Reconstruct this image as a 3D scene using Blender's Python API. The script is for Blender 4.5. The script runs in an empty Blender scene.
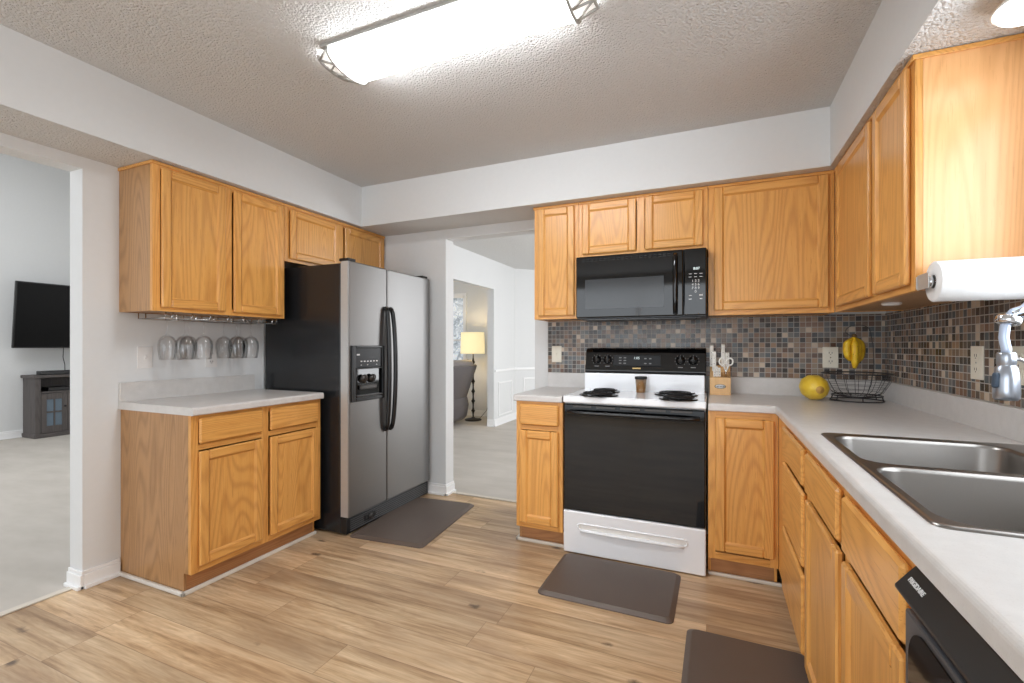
import bpy, bmesh, math, random
from mathutils import Vector, Matrix, Quaternion
random.seed(7)
PI = math.pi
SC = bpy.context.scene
C = SC.collection

# ------------------------------------------------------------------ camera
cd = bpy.data.cameras.new('camera')
cam = bpy.data.objects.new('camera', cd)
C.objects.link(cam)
cam.location = (0, 0, 1.2115)
cam.rotation_euler = (PI / 2, 0, 0.409)
cd.sensor_width = 36
cd.lens = 463.04 / 1024 * 36
cd.shift_y = 0.00407
cd.clip_start = 0.02
SC.camera = cam

# ------------------------------------------------------------------ world, lights, exposure
SC.view_settings.view_transform = 'Standard'
SC.view_settings.look = 'None'
SC.view_settings.gamma = 1
SC.view_settings.use_curve_mapping = False
SC.view_settings.exposure = 0.28
w = bpy.data.worlds.new('world')
SC.world = w
w.use_nodes = True
w.node_tree.nodes['Background'].inputs[0].default_value = (0.86, 0.93, 1.0, 1)
w.node_tree.nodes['Background'].inputs[1].default_value = 1.4
SC.cycles.use_denoising = True
SC.cycles.max_bounces = 10
SC.cycles.diffuse_bounces = 6
SC.cycles.glossy_bounces = 5
SC.cycles.transmission_bounces = 8
SC.cycles.transparent_max_bounces = 8
SC.cycles.caustics_reflective = False
SC.cycles.caustics_refractive = False
SC.cycles.sample_clamp_indirect = 6.0


def area(name, loc, direction, sx, sy, power, col=(1, 1, 1)):
    """rectangular area light: daylight of the sink window, or an added fill"""
    d = bpy.data.lights.new(name, 'AREA')
    d.shape = 'RECTANGLE'
    d.size, d.size_y = sx, sy
    d.energy = power
    d.color = col
    o = bpy.data.objects.new(name, d)
    C.objects.link(o)
    o.location = loc
    o.rotation_euler = Vector(direction).to_track_quat('-Z', 'Y').to_euler()
    return o


area('rear_fill_light', (-1.2, -2.55, 1.25), (0, 1, 0), 2.9, 2.0, 36, (0.91, 0.955, 1.0))  # added area light behind the camera, brightens the kitchen from the rear
area('sink_window_daylight', (0.93, 1.2, 1.58), (-1, 0, -0.1), 0.95, 0.85, 12, (0.88, 0.94, 1.0))
area('living_fill_light', (-5.8, -2.5, 1.9), (0, 1, 0), 3.6, 2.6, 25, (0.95, 0.97, 1.0))  # unseen area light added to brighten the living room from its rear wall
area('living_top_fill', (-5.9, 1.8, 3.85), (0, 0.1, -1), 2.4, 3.4, 125, (0.96, 0.98, 1.0))  # added overhead fill for the living room; the ceiling above is closed
area('dining_fill_light', (0.8, 5.6, 1.5), (-1, 0.1, 0), 2.2, 1.7, 85, (0.95, 0.97, 1.0))  # added fill that brightens the dining room; the wall behind it is solid

# ------------------------------------------------------------------ materials
def srgb(r, g, b):
    f = lambda c: ((c / 255) / 12.92 if c / 255 <= 0.04045 else ((c / 255 + 0.055) / 1.055) ** 2.4)
    return (f(r), f(g), f(b), 1)


class NT:
    def __init__(s, name):
        s.m = bpy.data.materials.new(name)
        s.m.use_nodes = True
        s.t = s.m.node_tree
        s.b = s.t.nodes['Principled BSDF']

    def n(s, typ, **kw):
        x = s.t.nodes.new('ShaderNode' + typ)
        for k, v in kw.items():
            setattr(x, k, v)
        return x

    def l(s, a, b):
        s.t.links.new(a, b)

    def math(s, op, a, b=None, c=None, clamp=False):
        x = s.n('Math', operation=op, use_clamp=clamp)
        for i, v in enumerate((a, b, c)):
            if v is None:
                continue
            if isinstance(v, (int, float)):
                x.inputs[i].default_value = v
            else:
                s.l(v, x.inputs[i])
        return x.outputs[0]

    def mix(s, fac, a, b, mode='MIX'):
        x = s.n('Mix', data_type='RGBA', blend_type=mode)
        for i, v in ((0, fac), (6, a), (7, b)):
            if isinstance(v, (int, float)):
                x.inputs[i].default_value = v
            elif isinstance(v, tuple):
                x.inputs[i].default_value = v
            else:
                s.l(v, x.inputs[i])
        return x.outputs[2]

    def noise(s, vec, scale, detail=2, rough=0.5, dist=0.0):
        x = s.n('TexNoise')
        s.l(vec, x.inputs['Vector'])
        x.inputs['Scale'].default_value = scale
        x.inputs['Detail'].default_value = detail
        x.inputs['Roughness'].default_value = rough
        x.inputs['Distortion'].default_value = dist
        return x.outputs[0]

    def mapping(s, vec, scale, loc=(0, 0, 0)):
        x = s.n('Mapping')
        s.l(vec, x.inputs[0])
        x.inputs['Location'].default_value = loc
        x.inputs['Scale'].default_value = scale
        return x.outputs[0]

    def ramp(s, fac, stops, interp='LINEAR'):
        x = s.n('ValToRGB')
        s.l(fac, x.inputs[0])
        cr = x.color_ramp
        cr.interpolation = interp
        while len(cr.elements) > 1:
            cr.elements.remove(cr.elements[-1])
        cr.elements[0].position = stops[0][0]
        cr.elements[0].color = stops[0][1]
        for p, c in stops[1:]:
            e = cr.elements.new(p)
            e.color = c
        return x.outputs[0]

    def bump(s, h, strength, dist):
        x = s.n('Bump')
        x.inputs['Strength'].default_value = strength
        x.inputs['Distance'].default_value = dist
        s.l(h, x.inputs['Height'])
        s.l(x.outputs[0], s.b.inputs['Normal'])

    def pos(s):
        return s.n('NewGeometry').outputs['Position']

    def obj(s):
        return s.n('TexCoord').outputs['Object']


M = {}


def plain(key, col, rough=0.5, metal=0.0, coat=0.0, spec=None, noise=0.03):
    t = NT(key)
    p = t.obj()
    n = t.noise(p, 35, 3)
    dark = tuple(c * (1 - 2 * noise) for c in col[:3]) + (1,)
    lite = tuple(min(1, c * (1 + 2 * noise)) for c in col[:3]) + (1,)
    t.l(t.mix(n, dark, lite), t.b.inputs['Base Color'])
    t.b.inputs['Roughness'].default_value = rough
    t.b.inputs['Metallic'].default_value = metal
    t.b.inputs['Coat Weight'].default_value = coat
    t.b.inputs['Coat Roughness'].default_value = 0.05
    if spec is not None:
        t.b.inputs['Specular IOR Level'].default_value = spec
    M[key] = t.m
    return t


def oak(key, axis, light, mid, dark, rough=0.34, coat=0.25, contrast=1.0):
    """oak with cathedral figure (contours of a noise stretched along the grain) and fine pores"""
    t = NT(key)
    oi = t.n('ObjectInfo')
    off = t.n('VectorMath', operation='SCALE')
    off.inputs[0].default_value = (7.3, 11.1, 5.7)
    t.l(oi.outputs['Random'], off.inputs['Scale'])
    add = t.n('VectorMath', operation='ADD')
    t.l(t.obj(), add.inputs[0])
    t.l(off.outputs[0], add.inputs[1])
    v = add.outputs[0]
    st = lambda al, ac: tuple(al if i == 'XYZ'.index(axis) else ac for i in range(3))
    big = t.noise(t.mapping(v, st(0.42, 4.2)), 1.0, 1.2, 0.4, 0.06)
    rings = t.math('SINE', t.math('MULTIPLY', big, 240.0))
    rings = t.math('MULTIPLY_ADD', rings, 0.5, 0.5)
    rings = t.math('POWER', rings, 2.2)
    fine = t.noise(t.mapping(v, st(9, 300)), 1.0, 2, 0.6)
    pores = t.math('GREATER_THAN', fine, 0.63)
    soft = t.noise(t.mapping(v, st(1.2, 28)), 1.0, 3, 0.55)
    base = t.ramp(soft, [(0.25, mid), (0.5, light), (0.8, mid)])
    c1 = t.mix(t.math('MULTIPLY', rings, 0.32 * contrast), base, dark)
    c2 = t.mix(t.math('MULTIPLY', pores, 0.38 * contrast), c1, dark)
    hue = t.n('HueSaturation')
    t.l(c2, hue.inputs['Color'])
    t.l(t.math('MULTIPLY_ADD', oi.outputs['Random'], 0.12, 0.94), hue.inputs['Value'])
    t.l(hue.outputs[0], t.b.inputs['Base Color'])
    t.b.inputs['Roughness'].default_value = rough
    t.b.inputs['Coat Weight'].default_value = coat
    t.b.inputs['Coat Roughness'].default_value = 0.25
    t.bump(t.math('ADD', fine, rings), 0.08, 0.0006)
    M[key] = t.m


L_, D_, K_ = srgb(228, 169, 92), srgb(217, 153, 75), srgb(170, 104, 42)
for a in 'XYZ':
    oak('oak_' + a, a, L_, D_, K_)
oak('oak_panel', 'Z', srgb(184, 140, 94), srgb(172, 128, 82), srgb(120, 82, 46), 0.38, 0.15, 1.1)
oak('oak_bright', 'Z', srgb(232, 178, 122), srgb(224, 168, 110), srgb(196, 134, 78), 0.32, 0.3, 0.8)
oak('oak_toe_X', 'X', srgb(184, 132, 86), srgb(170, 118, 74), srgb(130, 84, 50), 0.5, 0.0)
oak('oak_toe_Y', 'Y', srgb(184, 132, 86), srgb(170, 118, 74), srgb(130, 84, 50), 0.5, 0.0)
oak('stand_wood', 'Z', srgb(92, 86, 84), srgb(80, 75, 74), srgb(58, 54, 54), 0.6, 0.0)
oak('stand_wood_Y', 'Y', srgb(92, 86, 84), srgb(80, 75, 74), srgb(58, 54, 54), 0.6, 0.0)
oak('block_wood', 'Z', srgb(226, 184, 130), srgb(216, 172, 118), srgb(190, 142, 92), 0.5, 0.0, 0.5)

plain('wall_paint', srgb(219, 220, 220), 0.75, noise=0.01)
plain('trim_white', srgb(238, 238, 238), 0.4, noise=0.01)
plain('shoe_trim', srgb(208, 200, 187), 0.5)
plain('shoe_white', srgb(222, 217, 208), 0.5)
plain('white_enamel', srgb(238, 240, 243), 0.18, coat=0.4, noise=0.005)
plain('white_metal', srgb(228, 226, 222), 0.4)
plain('black_gloss', srgb(5, 5, 6), 0.05, spec=0.5, noise=0.0)
plain('screen_black', srgb(5, 5, 6), 0.35, spec=0.2, noise=0.0)
plain('stand_glass', srgb(104, 120, 134), 0.12)
plain('grey_panel', srgb(74, 75, 78), 0.3)
plain('silver_paint', srgb(186, 186, 184), 0.35, 0.4)
plain('cap_metal', srgb(165, 163, 158), 0.4)
plain('spray_steel', srgb(168, 174, 184), 0.28, 0.9)
plain('black_semi', srgb(22, 22, 23), 0.3)
plain('black_side', srgb(32, 33, 35), 0.25)
plain('mark_grey', srgb(120, 120, 120), 0.5)
plain('black_matte', srgb(18, 18, 18), 0.6)
plain('coil_metal', srgb(34, 33, 34), 0.45, 0.4)
plain('dark_grey', srgb(66, 63, 61), 0.3, 0.5)
plain('display', srgb(22, 23, 25), 0.35, spec=0.3)
plain('louver_grey', srgb(84, 84, 84), 0.4)
plain('window_mesh', srgb(48, 50, 52), 0.12)
plain('mark_white', srgb(220, 220, 220), 0.5)
plain('gold_mark', srgb(186, 160, 110), 0.35, 0.8)
plain('chrome', srgb(215, 217, 220), 0.12, 1.0, noise=0.0)
plain('rack_wire', srgb(196, 196, 196), 0.22, 1.0)
plain('plate_ivory', srgb(224, 218, 202), 0.4)
plain('plate_white', srgb(226, 223, 220), 0.4)
plain('slot_dark', srgb(60, 52, 46), 0.6)
plain('plastic_white', srgb(240, 238, 232), 0.35)
plain('basket_wire', srgb(70, 68, 70), 0.35, 0.8)
plain('hose', srgb(190, 204, 226), 0.3, 0.3)
plain('slate_blue', srgb(52, 66, 82), 0.45)
plain('leather', srgb(136, 130, 130), 0.45)
plain('leather_dark', srgb(100, 96, 98), 0.45)
plain('iron', srgb(38, 34, 33), 0.45, 0.4)
plain('cord_black', srgb(34, 34, 34), 0.5)
plain('cork_brown', srgb(158, 112, 52), 0.45, noise=0.15)
plain('stem_tan', srgb(196, 150, 74), 0.6, noise=0.15)
plain('stem_brown', srgb(92, 68, 30), 0.7)
plain('sticker_blue', srgb(84, 112, 160), 0.4)
plain('paper_core', srgb(150, 145, 140), 0.8)

# brushed stainless
def brushed(key, col, axis, rough, bmp=0.03):
    t = NT(key)
    st = tuple(2.0 if i == 'XYZ'.index(axis) else 420.0 for i in range(3))
    n = t.noise(t.mapping(t.obj(), st), 1.0, 2)
    t.l(t.mix(n, tuple(c * 0.9 for c in col[:3]) + (1,), col), t.b.inputs['Base Color'])
    t.b.inputs['Metallic'].default_value = 1.0
    t.l(t.math('MULTIPLY_ADD', n, 0.12, rough), t.b.inputs['Roughness'])
    t.bump(n, bmp, 0.0003)
    M[key] = t.m


brushed('steel_door', srgb(146, 145, 144), 'Y', 0.40)
brushed('steel_sink', srgb(150, 146, 142), 'Y', 0.26, 0.004)
brushed('steel_edge', srgb(222, 222, 220), 'Z', 0.3)

# popcorn ceiling
def popcorn(key, col, amp):
    t = NT(key)
    p = t.pos()
    n1 = t.noise(p, 95, 3, 0.6)
    v = t.n('TexVoronoi')
    v.inputs['Scale'].default_value = 105
    t.l(p, v.inputs['Vector'])
    h = t.math('SUBTRACT', n1, t.math('MULTIPLY', v.outputs['Distance'], 0.55))
    t.l(t.mix(t.math('MULTIPLY', n1, 0.5), col, tuple(c * 0.86 for c in col[:3]) + (1,)), t.b.inputs['Base Color'])
    t.b.inputs['Roughness'].default_value = 0.85
    t.bump(h, amp, 0.010)
    M[key] = t.m


popcorn('ceiling_popcorn', srgb(220, 219, 217), 1.0)

# laminate worktop
t = NT('laminate')
p = t.pos()
sp = t.noise(p, 260, 2, 0.7)
bl = t.noise(p, 22, 4, 0.6)
c = t.ramp(bl, [(0.3, srgb(202, 199, 196)), (0.7, srgb(211, 208, 205))])
c = t.mix(t.math('MULTIPLY', t.math('GREATER_THAN', sp, 0.62), 0.35), c, srgb(192, 186, 182))
t.l(c, t.b.inputs['Base Color'])
t.b.inputs['Roughness'].default_value = 0.3
M['laminate'] = t.m

# plank floor: boards run along X, 0.185 wide, 1.22 long
t = NT('plank_floor')
p = t.pos()
sx = t.n('SeparateXYZ')
t.l(p, sx.inputs[0])
PW, PL = 0.182, 1.22
row = t.math('FLOOR', t.math('DIVIDE', sx.outputs[1], PW))
rw = t.n('TexWhiteNoise', noise_dimensions='1D')
t.l(row, rw.inputs['W'])
xs = t.math('ADD', t.math('DIVIDE', sx.outputs[0], PL), t.math('MULTIPLY', rw.outputs[0], 5.37))
colm = t.math('FLOOR', xs)
cid = t.n('CombineXYZ')
t.l(colm, cid.inputs[0])
t.l(row, cid.inputs[1])
bw = t.n('TexWhiteNoise', noise_dimensions='2D')
t.l(cid.outputs[0], bw.inputs['Vector'])
sc3 = t.n('VectorMath', operation='SCALE')
t.l(bw.outputs['Color'], sc3.inputs[0])
sc3.inputs['Scale'].default_value = 23.0
ad3 = t.n('VectorMath', operation='ADD')
t.l(p, ad3.inputs[0])
t.l(sc3.outputs[0], ad3.inputs[1])
pv = ad3.outputs[0]
n_big = t.noise(t.mapping(pv, (0.7, 5.0, 1)), 1.6, 3, 0.55, 0.5)
n_streak = t.noise(t.mapping(pv, (1.1, 17, 1)), 1.6, 6, 0.68)
n_fine = t.noise(t.mapping(pv, (5, 150, 1)), 1.0, 2, 0.6)
ringf = t.math('MULTIPLY_ADD', t.math('SINE', t.math('MULTIPLY', n_big, 110.0)), 0.5, 0.5)
base = t.ramp(n_streak, [(0.33, srgb(152, 120, 86)), (0.46, srgb(202, 171, 133)), (0.62, srgb(226, 200, 164))])
base = t.mix(t.math('MULTIPLY', ringf, 0.17), base, srgb(146, 118, 90))
base = t.mix(t.math('MULTIPLY', n_fine, 0.26), base, srgb(158, 130, 102))
g_big = t.noise(t.mapping(pv, (0.9, 3.4, 1)), 1.4, 2, 0.5)
base = t.mix(t.ramp(g_big, [(0.45, (0, 0, 0, 1)), (0.70, (0.62, 0.62, 0.62, 1))]), base, srgb(140, 110, 84))
# knots
kv = t.n('TexVoronoi')
kv.inputs['Scale'].default_value = 1.0
t.l(t.mapping(pv, (2.4, 5.0, 0.001)), kv.inputs['Vector'])
kd = t.math('ADD', kv.outputs['Distance'], t.math('MULTIPLY_ADD', t.noise(pv, 34, 3), 0.16, -0.08))
km = t.ramp(kd, [(0.03, (1, 1, 1, 1)), (0.10, (0, 0, 0, 1))])
base = t.mix(t.math('MULTIPLY', km, 0.85), base, srgb(78, 60, 46))
vv = t.math('MULTIPLY_ADD', bw.outputs[0], 0.24, 0.88)
hs = t.n('HueSaturation')
t.l(base, hs.inputs['Color'])
t.l(vv, hs.inputs['Value'])
fy = t.math('FRACT', t.math('DIVIDE', sx.outputs[1], PW))
fx = t.math('FRACT', xs)
e1 = t.math('LESS_THAN', t.math('MINIMUM', fy, t.math('SUBTRACT', 1.0, fy)), 0.008)
e2 = t.math('LESS_THAN', t.math('MINIMUM', fx, t.math('SUBTRACT', 1.0, fx)), 0.0012)
ed = t.math('MAXIMUM', e1, e2)
t.l(t.mix(t.math('MULTIPLY', ed, 0.5), hs.outputs[0], srgb(110, 80, 55)), t.b.inputs['Base Color'])
t.b.inputs['Roughness'].default_value = 0.36
t.bump(t.math('SUBTRACT', t.math('MULTIPLY', n_fine, 0.3), ed), 0.12, 0.001)
M['plank_floor'] = t.m

# carpet
t = NT('carpet')
p = t.pos()
n1 = t.noise(p, 260, 3, 0.7)
n2 = t.noise(t.mapping(p, (1.2, 3.0, 1)), 1.6, 3, 0.6)
c = t.ramp(n2, [(0.3, srgb(192, 185, 176)), (0.7, srgb(208, 201, 193))])
c = t.mix(t.math('MULTIPLY', n1, 0.35), c, srgb(162, 156, 146))
t.l(c, t.b.inputs['Base Color'])
t.b.inputs['Roughness'].default_value = 0.95
t.bump(n1, 0.6, 0.006)
M['carpet'] = t.m

# glass mosaic backsplash, 0.030 pitch
def mosaic(key, ax):
    t = NT(key)
    p = t.pos()
    s = t.n('SeparateXYZ')
    t.l(p, s.inputs[0])
    P = 0.0305
    a = t.math('DIVIDE', t.math('ADD', s.outputs[ax], 3.0), P)
    b = t.math('DIVIDE', t.math('SUBTRACT', s.outputs[2], 1.016), P)
    cmb = t.n('CombineXYZ')
    t.l(t.math('FLOOR', a), cmb.inputs[0])
    t.l(t.math('FLOOR', b), cmb.inputs[1])
    wn = t.n('TexWhiteNoise', noise_dimensions='2D')
    t.l(cmb.outputs[0], wn.inputs['Vector'])
    pal = [(104, 84, 70), (74, 64, 60), (132, 106, 84), (58, 44, 38), (98, 98, 96), (138, 108, 84), (34, 29, 28),
           (84, 86, 88), (116, 84, 64), (46, 46, 50), (130, 112, 94), (94, 66, 52), (172, 152, 130), (84, 72, 64),
           (110, 90, 76), (70, 80, 86)]
    def tone(c):
        l = sum(c) / 3
        k = 92 + (l - 86) * 1.35
        return srgb(*[min(255, max(12, k + (v - l) * 0.9)) for v in c])
    stops = [(i / len(pal), tone(cc)) for i, cc in enumerate(pal)]
    col = t.ramp(wn.outputs[0], stops, 'CONSTANT')
    mott = t.noise(p, 150, 3, 0.6)
    col = t.mix(t.math('MULTIPLY', mott, 0.14), col, srgb(140, 118, 98))
    fa, fb = t.math('FRACT', a), t.math('FRACT', b)
    da = t.math('MINIMUM', fa, t.math('SUBTRACT', 1.0, fa))
    db = t.math('MINIMUM', fb, t.math('SUBTRACT', 1.0, fb))
    dm = t.math('MINIMUM', da, db)
    g = t.math('LESS_THAN', dm, 0.055)
    t.l(t.mix(g, col, srgb(168, 162, 154)), t.b.inputs['Base Color'])
    t.l(t.math('MULTIPLY_ADD', g, 0.5, 0.25), t.b.inputs['Roughness'])
    hgt = t.math('MINIMUM', t.math('MULTIPLY', dm, 6.0), 1.0)
    t.bump(hgt, 0.25, 0.001)
    M[key] = t.m


mosaic('mosaic_X', 0)
mosaic('mosaic_Y', 1)

# anti-fatigue mat
t = NT('mat_vinyl')
p = t.obj()
vo = t.n('TexVoronoi')
vo.inputs['Scale'].default_value = 160
t.l(p, vo.inputs['Vector'])
t.l(t.mix(t.noise(p, 3, 3), srgb(88, 76, 68), srgb(102, 90, 82)), t.b.inputs['Base Color'])
t.b.inputs['Roughness'].default_value = 0.48
t.bump(vo.outputs['Distance'], 0.25, 0.0015)
M['mat_vinyl'] = t.m

# paper towel
t = NT('paper')
vo = t.n('TexVoronoi')
vo.inputs['Scale'].default_value = 110
t.l(t.obj(), vo.inputs['Vector'])
t.b.inputs['Base Color'].default_value = srgb(240, 240, 240)
t.b.inputs['Roughness'].default_value = 0.9
t.bump(vo.outputs['Distance'], 0.35, 0.002)
M['paper'] = t.m

# thin glass
def thin_glass(key, tint, edge):
    t = NT(key)
    tr = t.n('BsdfTransparent'); tr.inputs[0].default_value = tint
    gl = t.n('BsdfGlossy'); gl.inputs['Roughness'].default_value = 0.02
    lw = t.n('LayerWeight'); lw.inputs[0].default_value = edge
    mx = t.n('MixShader')
    t.l(t.math('MULTIPLY_ADD', lw.outputs['Fresnel'], 0.32, 0.03), mx.inputs[0])
    t.l(tr.outputs[0], mx.inputs[1]); t.l(gl.outputs[0], mx.inputs[2])
    t.l(mx.outputs[0], t.t.nodes['Material Output'].inputs['Surface'])
    M[key] = t.m
thin_glass('clear_glass', (0.992, 0.993, 0.994, 1), 0.25)
thin_glass('amber_glass', (0.95, 0.93, 0.88, 1), 0.25)


def emit(key, col, strength, rough=0.4):
    t = NT(key)
    t.b.inputs['Base Color'].default_value = col
    t.b.inputs['Roughness'].default_value = rough
    t.b.inputs['Emission Color'].default_value = col
    t.b.inputs['Emission Strength'].default_value = strength
    M[key] = t.m
    return t


emit('diffuser_glow', (0.92, 0.96, 1.0, 1), 25)
emit('cap_glow', (1.0, 0.98, 0.95, 1), 0.5)
emit('lamp_glow', (1.0, 0.98, 0.94, 1), 3.0)
emit('shade_glow', srgb(250, 232, 182), 0.55, 0.8)
emit('window_sky', (0.86, 0.93, 1.0, 1), 0.9)
emit('clock_digits', srgb(200, 215, 215), 0.5)

# winter garden behind the living-room pane: mottled bright and grey, seen through frosted glass
t = NT('frosted_pane')
p = t.pos()
n = t.noise(p, 9, 4, 0.7, 1.2)
c = t.ramp(n, [(0.35, srgb(140, 150, 160)), (0.5, srgb(196, 204, 212)), (0.62, srgb(235, 240, 246))])
t.l(c, t.b.inputs['Base Color'])
t.l(c, t.b.inputs['Emission Color'])
t.b.inputs['Emission Strength'].default_value = 0.35
t.b.inputs['Roughness'].default_value = 0.15
M['frosted_pane'] = t.m

# fruit
t = NT('melon_skin')
p = t.obj()
t.l(t.ramp(t.noise(p, 22, 4, 0.6), [(0.3, srgb(226, 182, 40)), (0.7, srgb(244, 214, 84))]), t.b.inputs['Base Color'])
t.b.inputs['Roughness'].default_value = 0.35
M['melon_skin'] = t.m
t = NT('banana_skin')
p = t.obj()
c = t.ramp(t.noise(p, 30, 3), [(0.3, srgb(214, 160, 22)), (0.7, srgb(240, 204, 52))])
sp = t.ramp(t.noise(p, 120, 2, 0.6), [(0.64, (0, 0, 0, 1)), (0.7, (1, 1, 1, 1))])
t.l(t.mix(sp, c, srgb(110, 70, 22)), t.b.inputs['Base Color'])
t.b.inputs['Roughness'].default_value = 0.45
M['banana_skin'] = t.m


# ------------------------------------------------------------------ mesh helpers
class MB:
    """collects shapes (world coordinates) and links them as one mesh"""

    def __init__(s):
        s.bm = bmesh.new()
        s.mats = []

    def mi(s, key):
        if key not in s.mats:
            s.mats.append(key)
        return s.mats.index(key)

    def _merge(s, tb, key, smooth):
        i = s.mi(key)
        for f in tb.faces:
            f.material_index = i
            f.smooth = smooth
        me = bpy.data.meshes.new('tmp')
        tb.to_mesh(me)
        s.bm.from_mesh(me)
        bpy.data.meshes.remove(me)
        tb.free()

    def box(s, x0, x1, y0, y1, z0, z1, key, bev=0.0, seg=2, mat4=None):
        tb = bmesh.new()
        bmesh.ops.create_cube(tb, size=1)
        for v in tb.verts:
            v.co = Vector(((x0 + x1) / 2 + v.co.x * abs(x1 - x0), (y0 + y1) / 2 + v.co.y * abs(y1 - y0), (z0 + z1) / 2 + v.co.z * abs(z1 - z0)))
        if bev > 0:
            b = min(bev, 0.49 * min(abs(x1 - x0), abs(y1 - y0), abs(z1 - z0)))
            bmesh.ops.bevel(tb, geom=tb.edges[:], offset=b, segments=seg, profile=0.5, affect='EDGES')
        if mat4 is not None:
            tb.transform(mat4)
        s._merge(tb, key, False)
        return s

    def poly(s, pts, key):
        vs = [s.bm.verts.new(p) for p in pts]
        f = s.bm.faces.new(vs)
        f.material_index = s.mi(key)
        return s

    def prism(s, pts, vec, key, bev=0.0, seg=2, smooth=False):
        """closed polygon pts extruded by vec"""
        tb = bmesh.new()
        f = tb.faces.new([tb.verts.new(p) for p in pts])
        r = bmesh.ops.extrude_face_region(tb, geom=[f])
        bmesh.ops.translate(tb, verts=[g for g in r['geom'] if isinstance(g, bmesh.types.BMVert)], vec=vec)
        bmesh.ops.recalc_face_normals(tb, faces=tb.faces[:])
        if bev > 0:
            bmesh.ops.bevel(tb, geom=tb.edges[:], offset=bev, segments=seg, profile=0.5, affect='EDGES')
        s._merge(tb, key, smooth)
        return s

    def tube(s, pts, r, key, n=8, closed=False, cap=True, radii=None):
        tb = bmesh.new()
        P = [Vector(p) for p in pts]
        N = len(P)
        rings = []
        up = None
        for i in range(N):
            a = P[i - 1] if (i > 0 or closed) else P[i]
            b = P[(i + 1) % N] if (i < N - 1 or closed) else P[i]
            d = (b - a).normalized()
            if up is None:
                up = Vector((0, 0, 1)) if abs(d.z) < 0.9 else Vector((1, 0, 0))
            side = d.cross(up)
            if side.length < 1e-6:
                side = d.cross(Vector((0, 1, 0)))
            side.normalize()
            up = side.cross(d).normalized()
            rr = radii[i] if radii else r
            rings.append([tb.verts.new(P[i] + (side * math.cos(2 * PI * k / n) + up * math.sin(2 * PI * k / n)) * rr) for k in range(n)])
        for i in range(N if closed else N - 1):
            A, B = rings[i], rings[(i + 1) % N]
            for k in range(n):
                tb.faces.new((A[k], A[(k + 1) % n], B[(k + 1) % n], B[k]))
        if cap and not closed:
            tb.faces.new(rings[0][::-1])
            tb.faces.new(rings[-1])
        bmesh.ops.recalc_face_normals(tb, faces=tb.faces[:])
        s._merge(tb, key, True)
        return s

    def lathe(s, prof, loc, key, n=28, axis=(0, 0, 1), smooth=True):
        """prof: (radius, height) pairs, turned about axis through loc"""
        tb = bmesh.new()
        q = Vector((0, 0, 1)).rotation_difference(Vector(axis).normalized())
        L = Vector(loc)
        rings = []
        for r, h in prof:
            if r < 1e-6:
                rings.append([tb.verts.new(L + q @ Vector((0, 0, h)))])
            else:
                rings.append([tb.verts.new(L + q @ Vector((r * math.cos(2 * PI * k / n), r * math.sin(2 * PI * k / n), h))) for k in range(n)])
        for A, B in zip(rings, rings[1:]):
            for k in range(n):
                a = (A[k], A[(k + 1) % n]) if len(A) > 1 else (A[0],)
                b = (B[(k + 1) % n], B[k]) if len(B) > 1 else (B[0],)
                if len(a) + len(b) > 2:
                    tb.faces.new(a + b)
        bmesh.ops.recalc_face_normals(tb, faces=tb.faces[:])
        s._merge(tb, key, smooth)
        return s

    def build(s, name, parent=None, loc=None):
        off = Vector(loc) if loc is not None else Vector((0, 0, 0))
        p = parent
        if p is not None:
            off = Vector((0, 0, 0))
            while p is not None:
                off += p.location
                p = p.parent
        me = bpy.data.meshes.new(name)
        s.bm.transform(Matrix.Translation(-off))
        s.bm.to_mesh(me)
        s.bm.free()
        for k in s.mats:
            me.materials.append(M[k])
        o = bpy.data.objects.new(name, me)
        C.objects.link(o)
        if parent is not None:
            o.parent = parent
        elif loc is not None:
            o.location = loc
        return o


def tag(o, label=None, cat=None, group=None, kind=None):
    for k, v in (('label', label), ('category', cat), ('group', group), ('kind', kind)):
        if v:
            o[k] = v
    return o


def thing(name, label, cat, loc, group=None):
    o = bpy.data.objects.new(name, None)
    o.empty_display_size = 0.05
    C.objects.link(o)
    o.location = loc
    return tag(o, label, cat, group)


def struct(name, mb):
    return tag(mb.build(name), kind='structure')


def copy_tree(o, parent=None):
    c = o.copy()
    C.objects.link(c)
    c.parent = parent
    for ch in [x for x in list(bpy.data.objects) if x.parent is o]:
        copy_tree(ch, c)
    return c


def text(body, name, parent, origin, xdir, ydir, size, key, bold=0.0, align='CENTER', ext=0.0003):
    cu = bpy.data.curves.new(name, 'FONT')
    cu.body = body
    cu.size = size
    cu.extrude = ext
    cu.offset = bold
    cu.align_x = align
    cu.align_y = 'CENTER'
    cu.materials.append(M[key])
    tmp = bpy.data.objects.new(name, cu)
    C.objects.link(tmp)
    bpy.context.view_layer.update()
    me = bpy.data.meshes.new_from_object(tmp.evaluated_get(bpy.context.evaluated_depsgraph_get()))
    bpy.data.objects.remove(tmp)
    o = bpy.data.objects.new(name, me)
    C.objects.link(o)
    x, y = Vector(xdir).normalized(), Vector(ydir).normalized()
    z = x.cross(y)
    m = Matrix((x, y, z)).transposed().to_4x4()
    off = Vector((0, 0, 0))
    p = parent
    while p is not None:
        off += p.location
        p = p.parent
    m.translation = Vector(origin) - off
    o.parent = parent
    o.matrix_local = m
    return o


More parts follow.
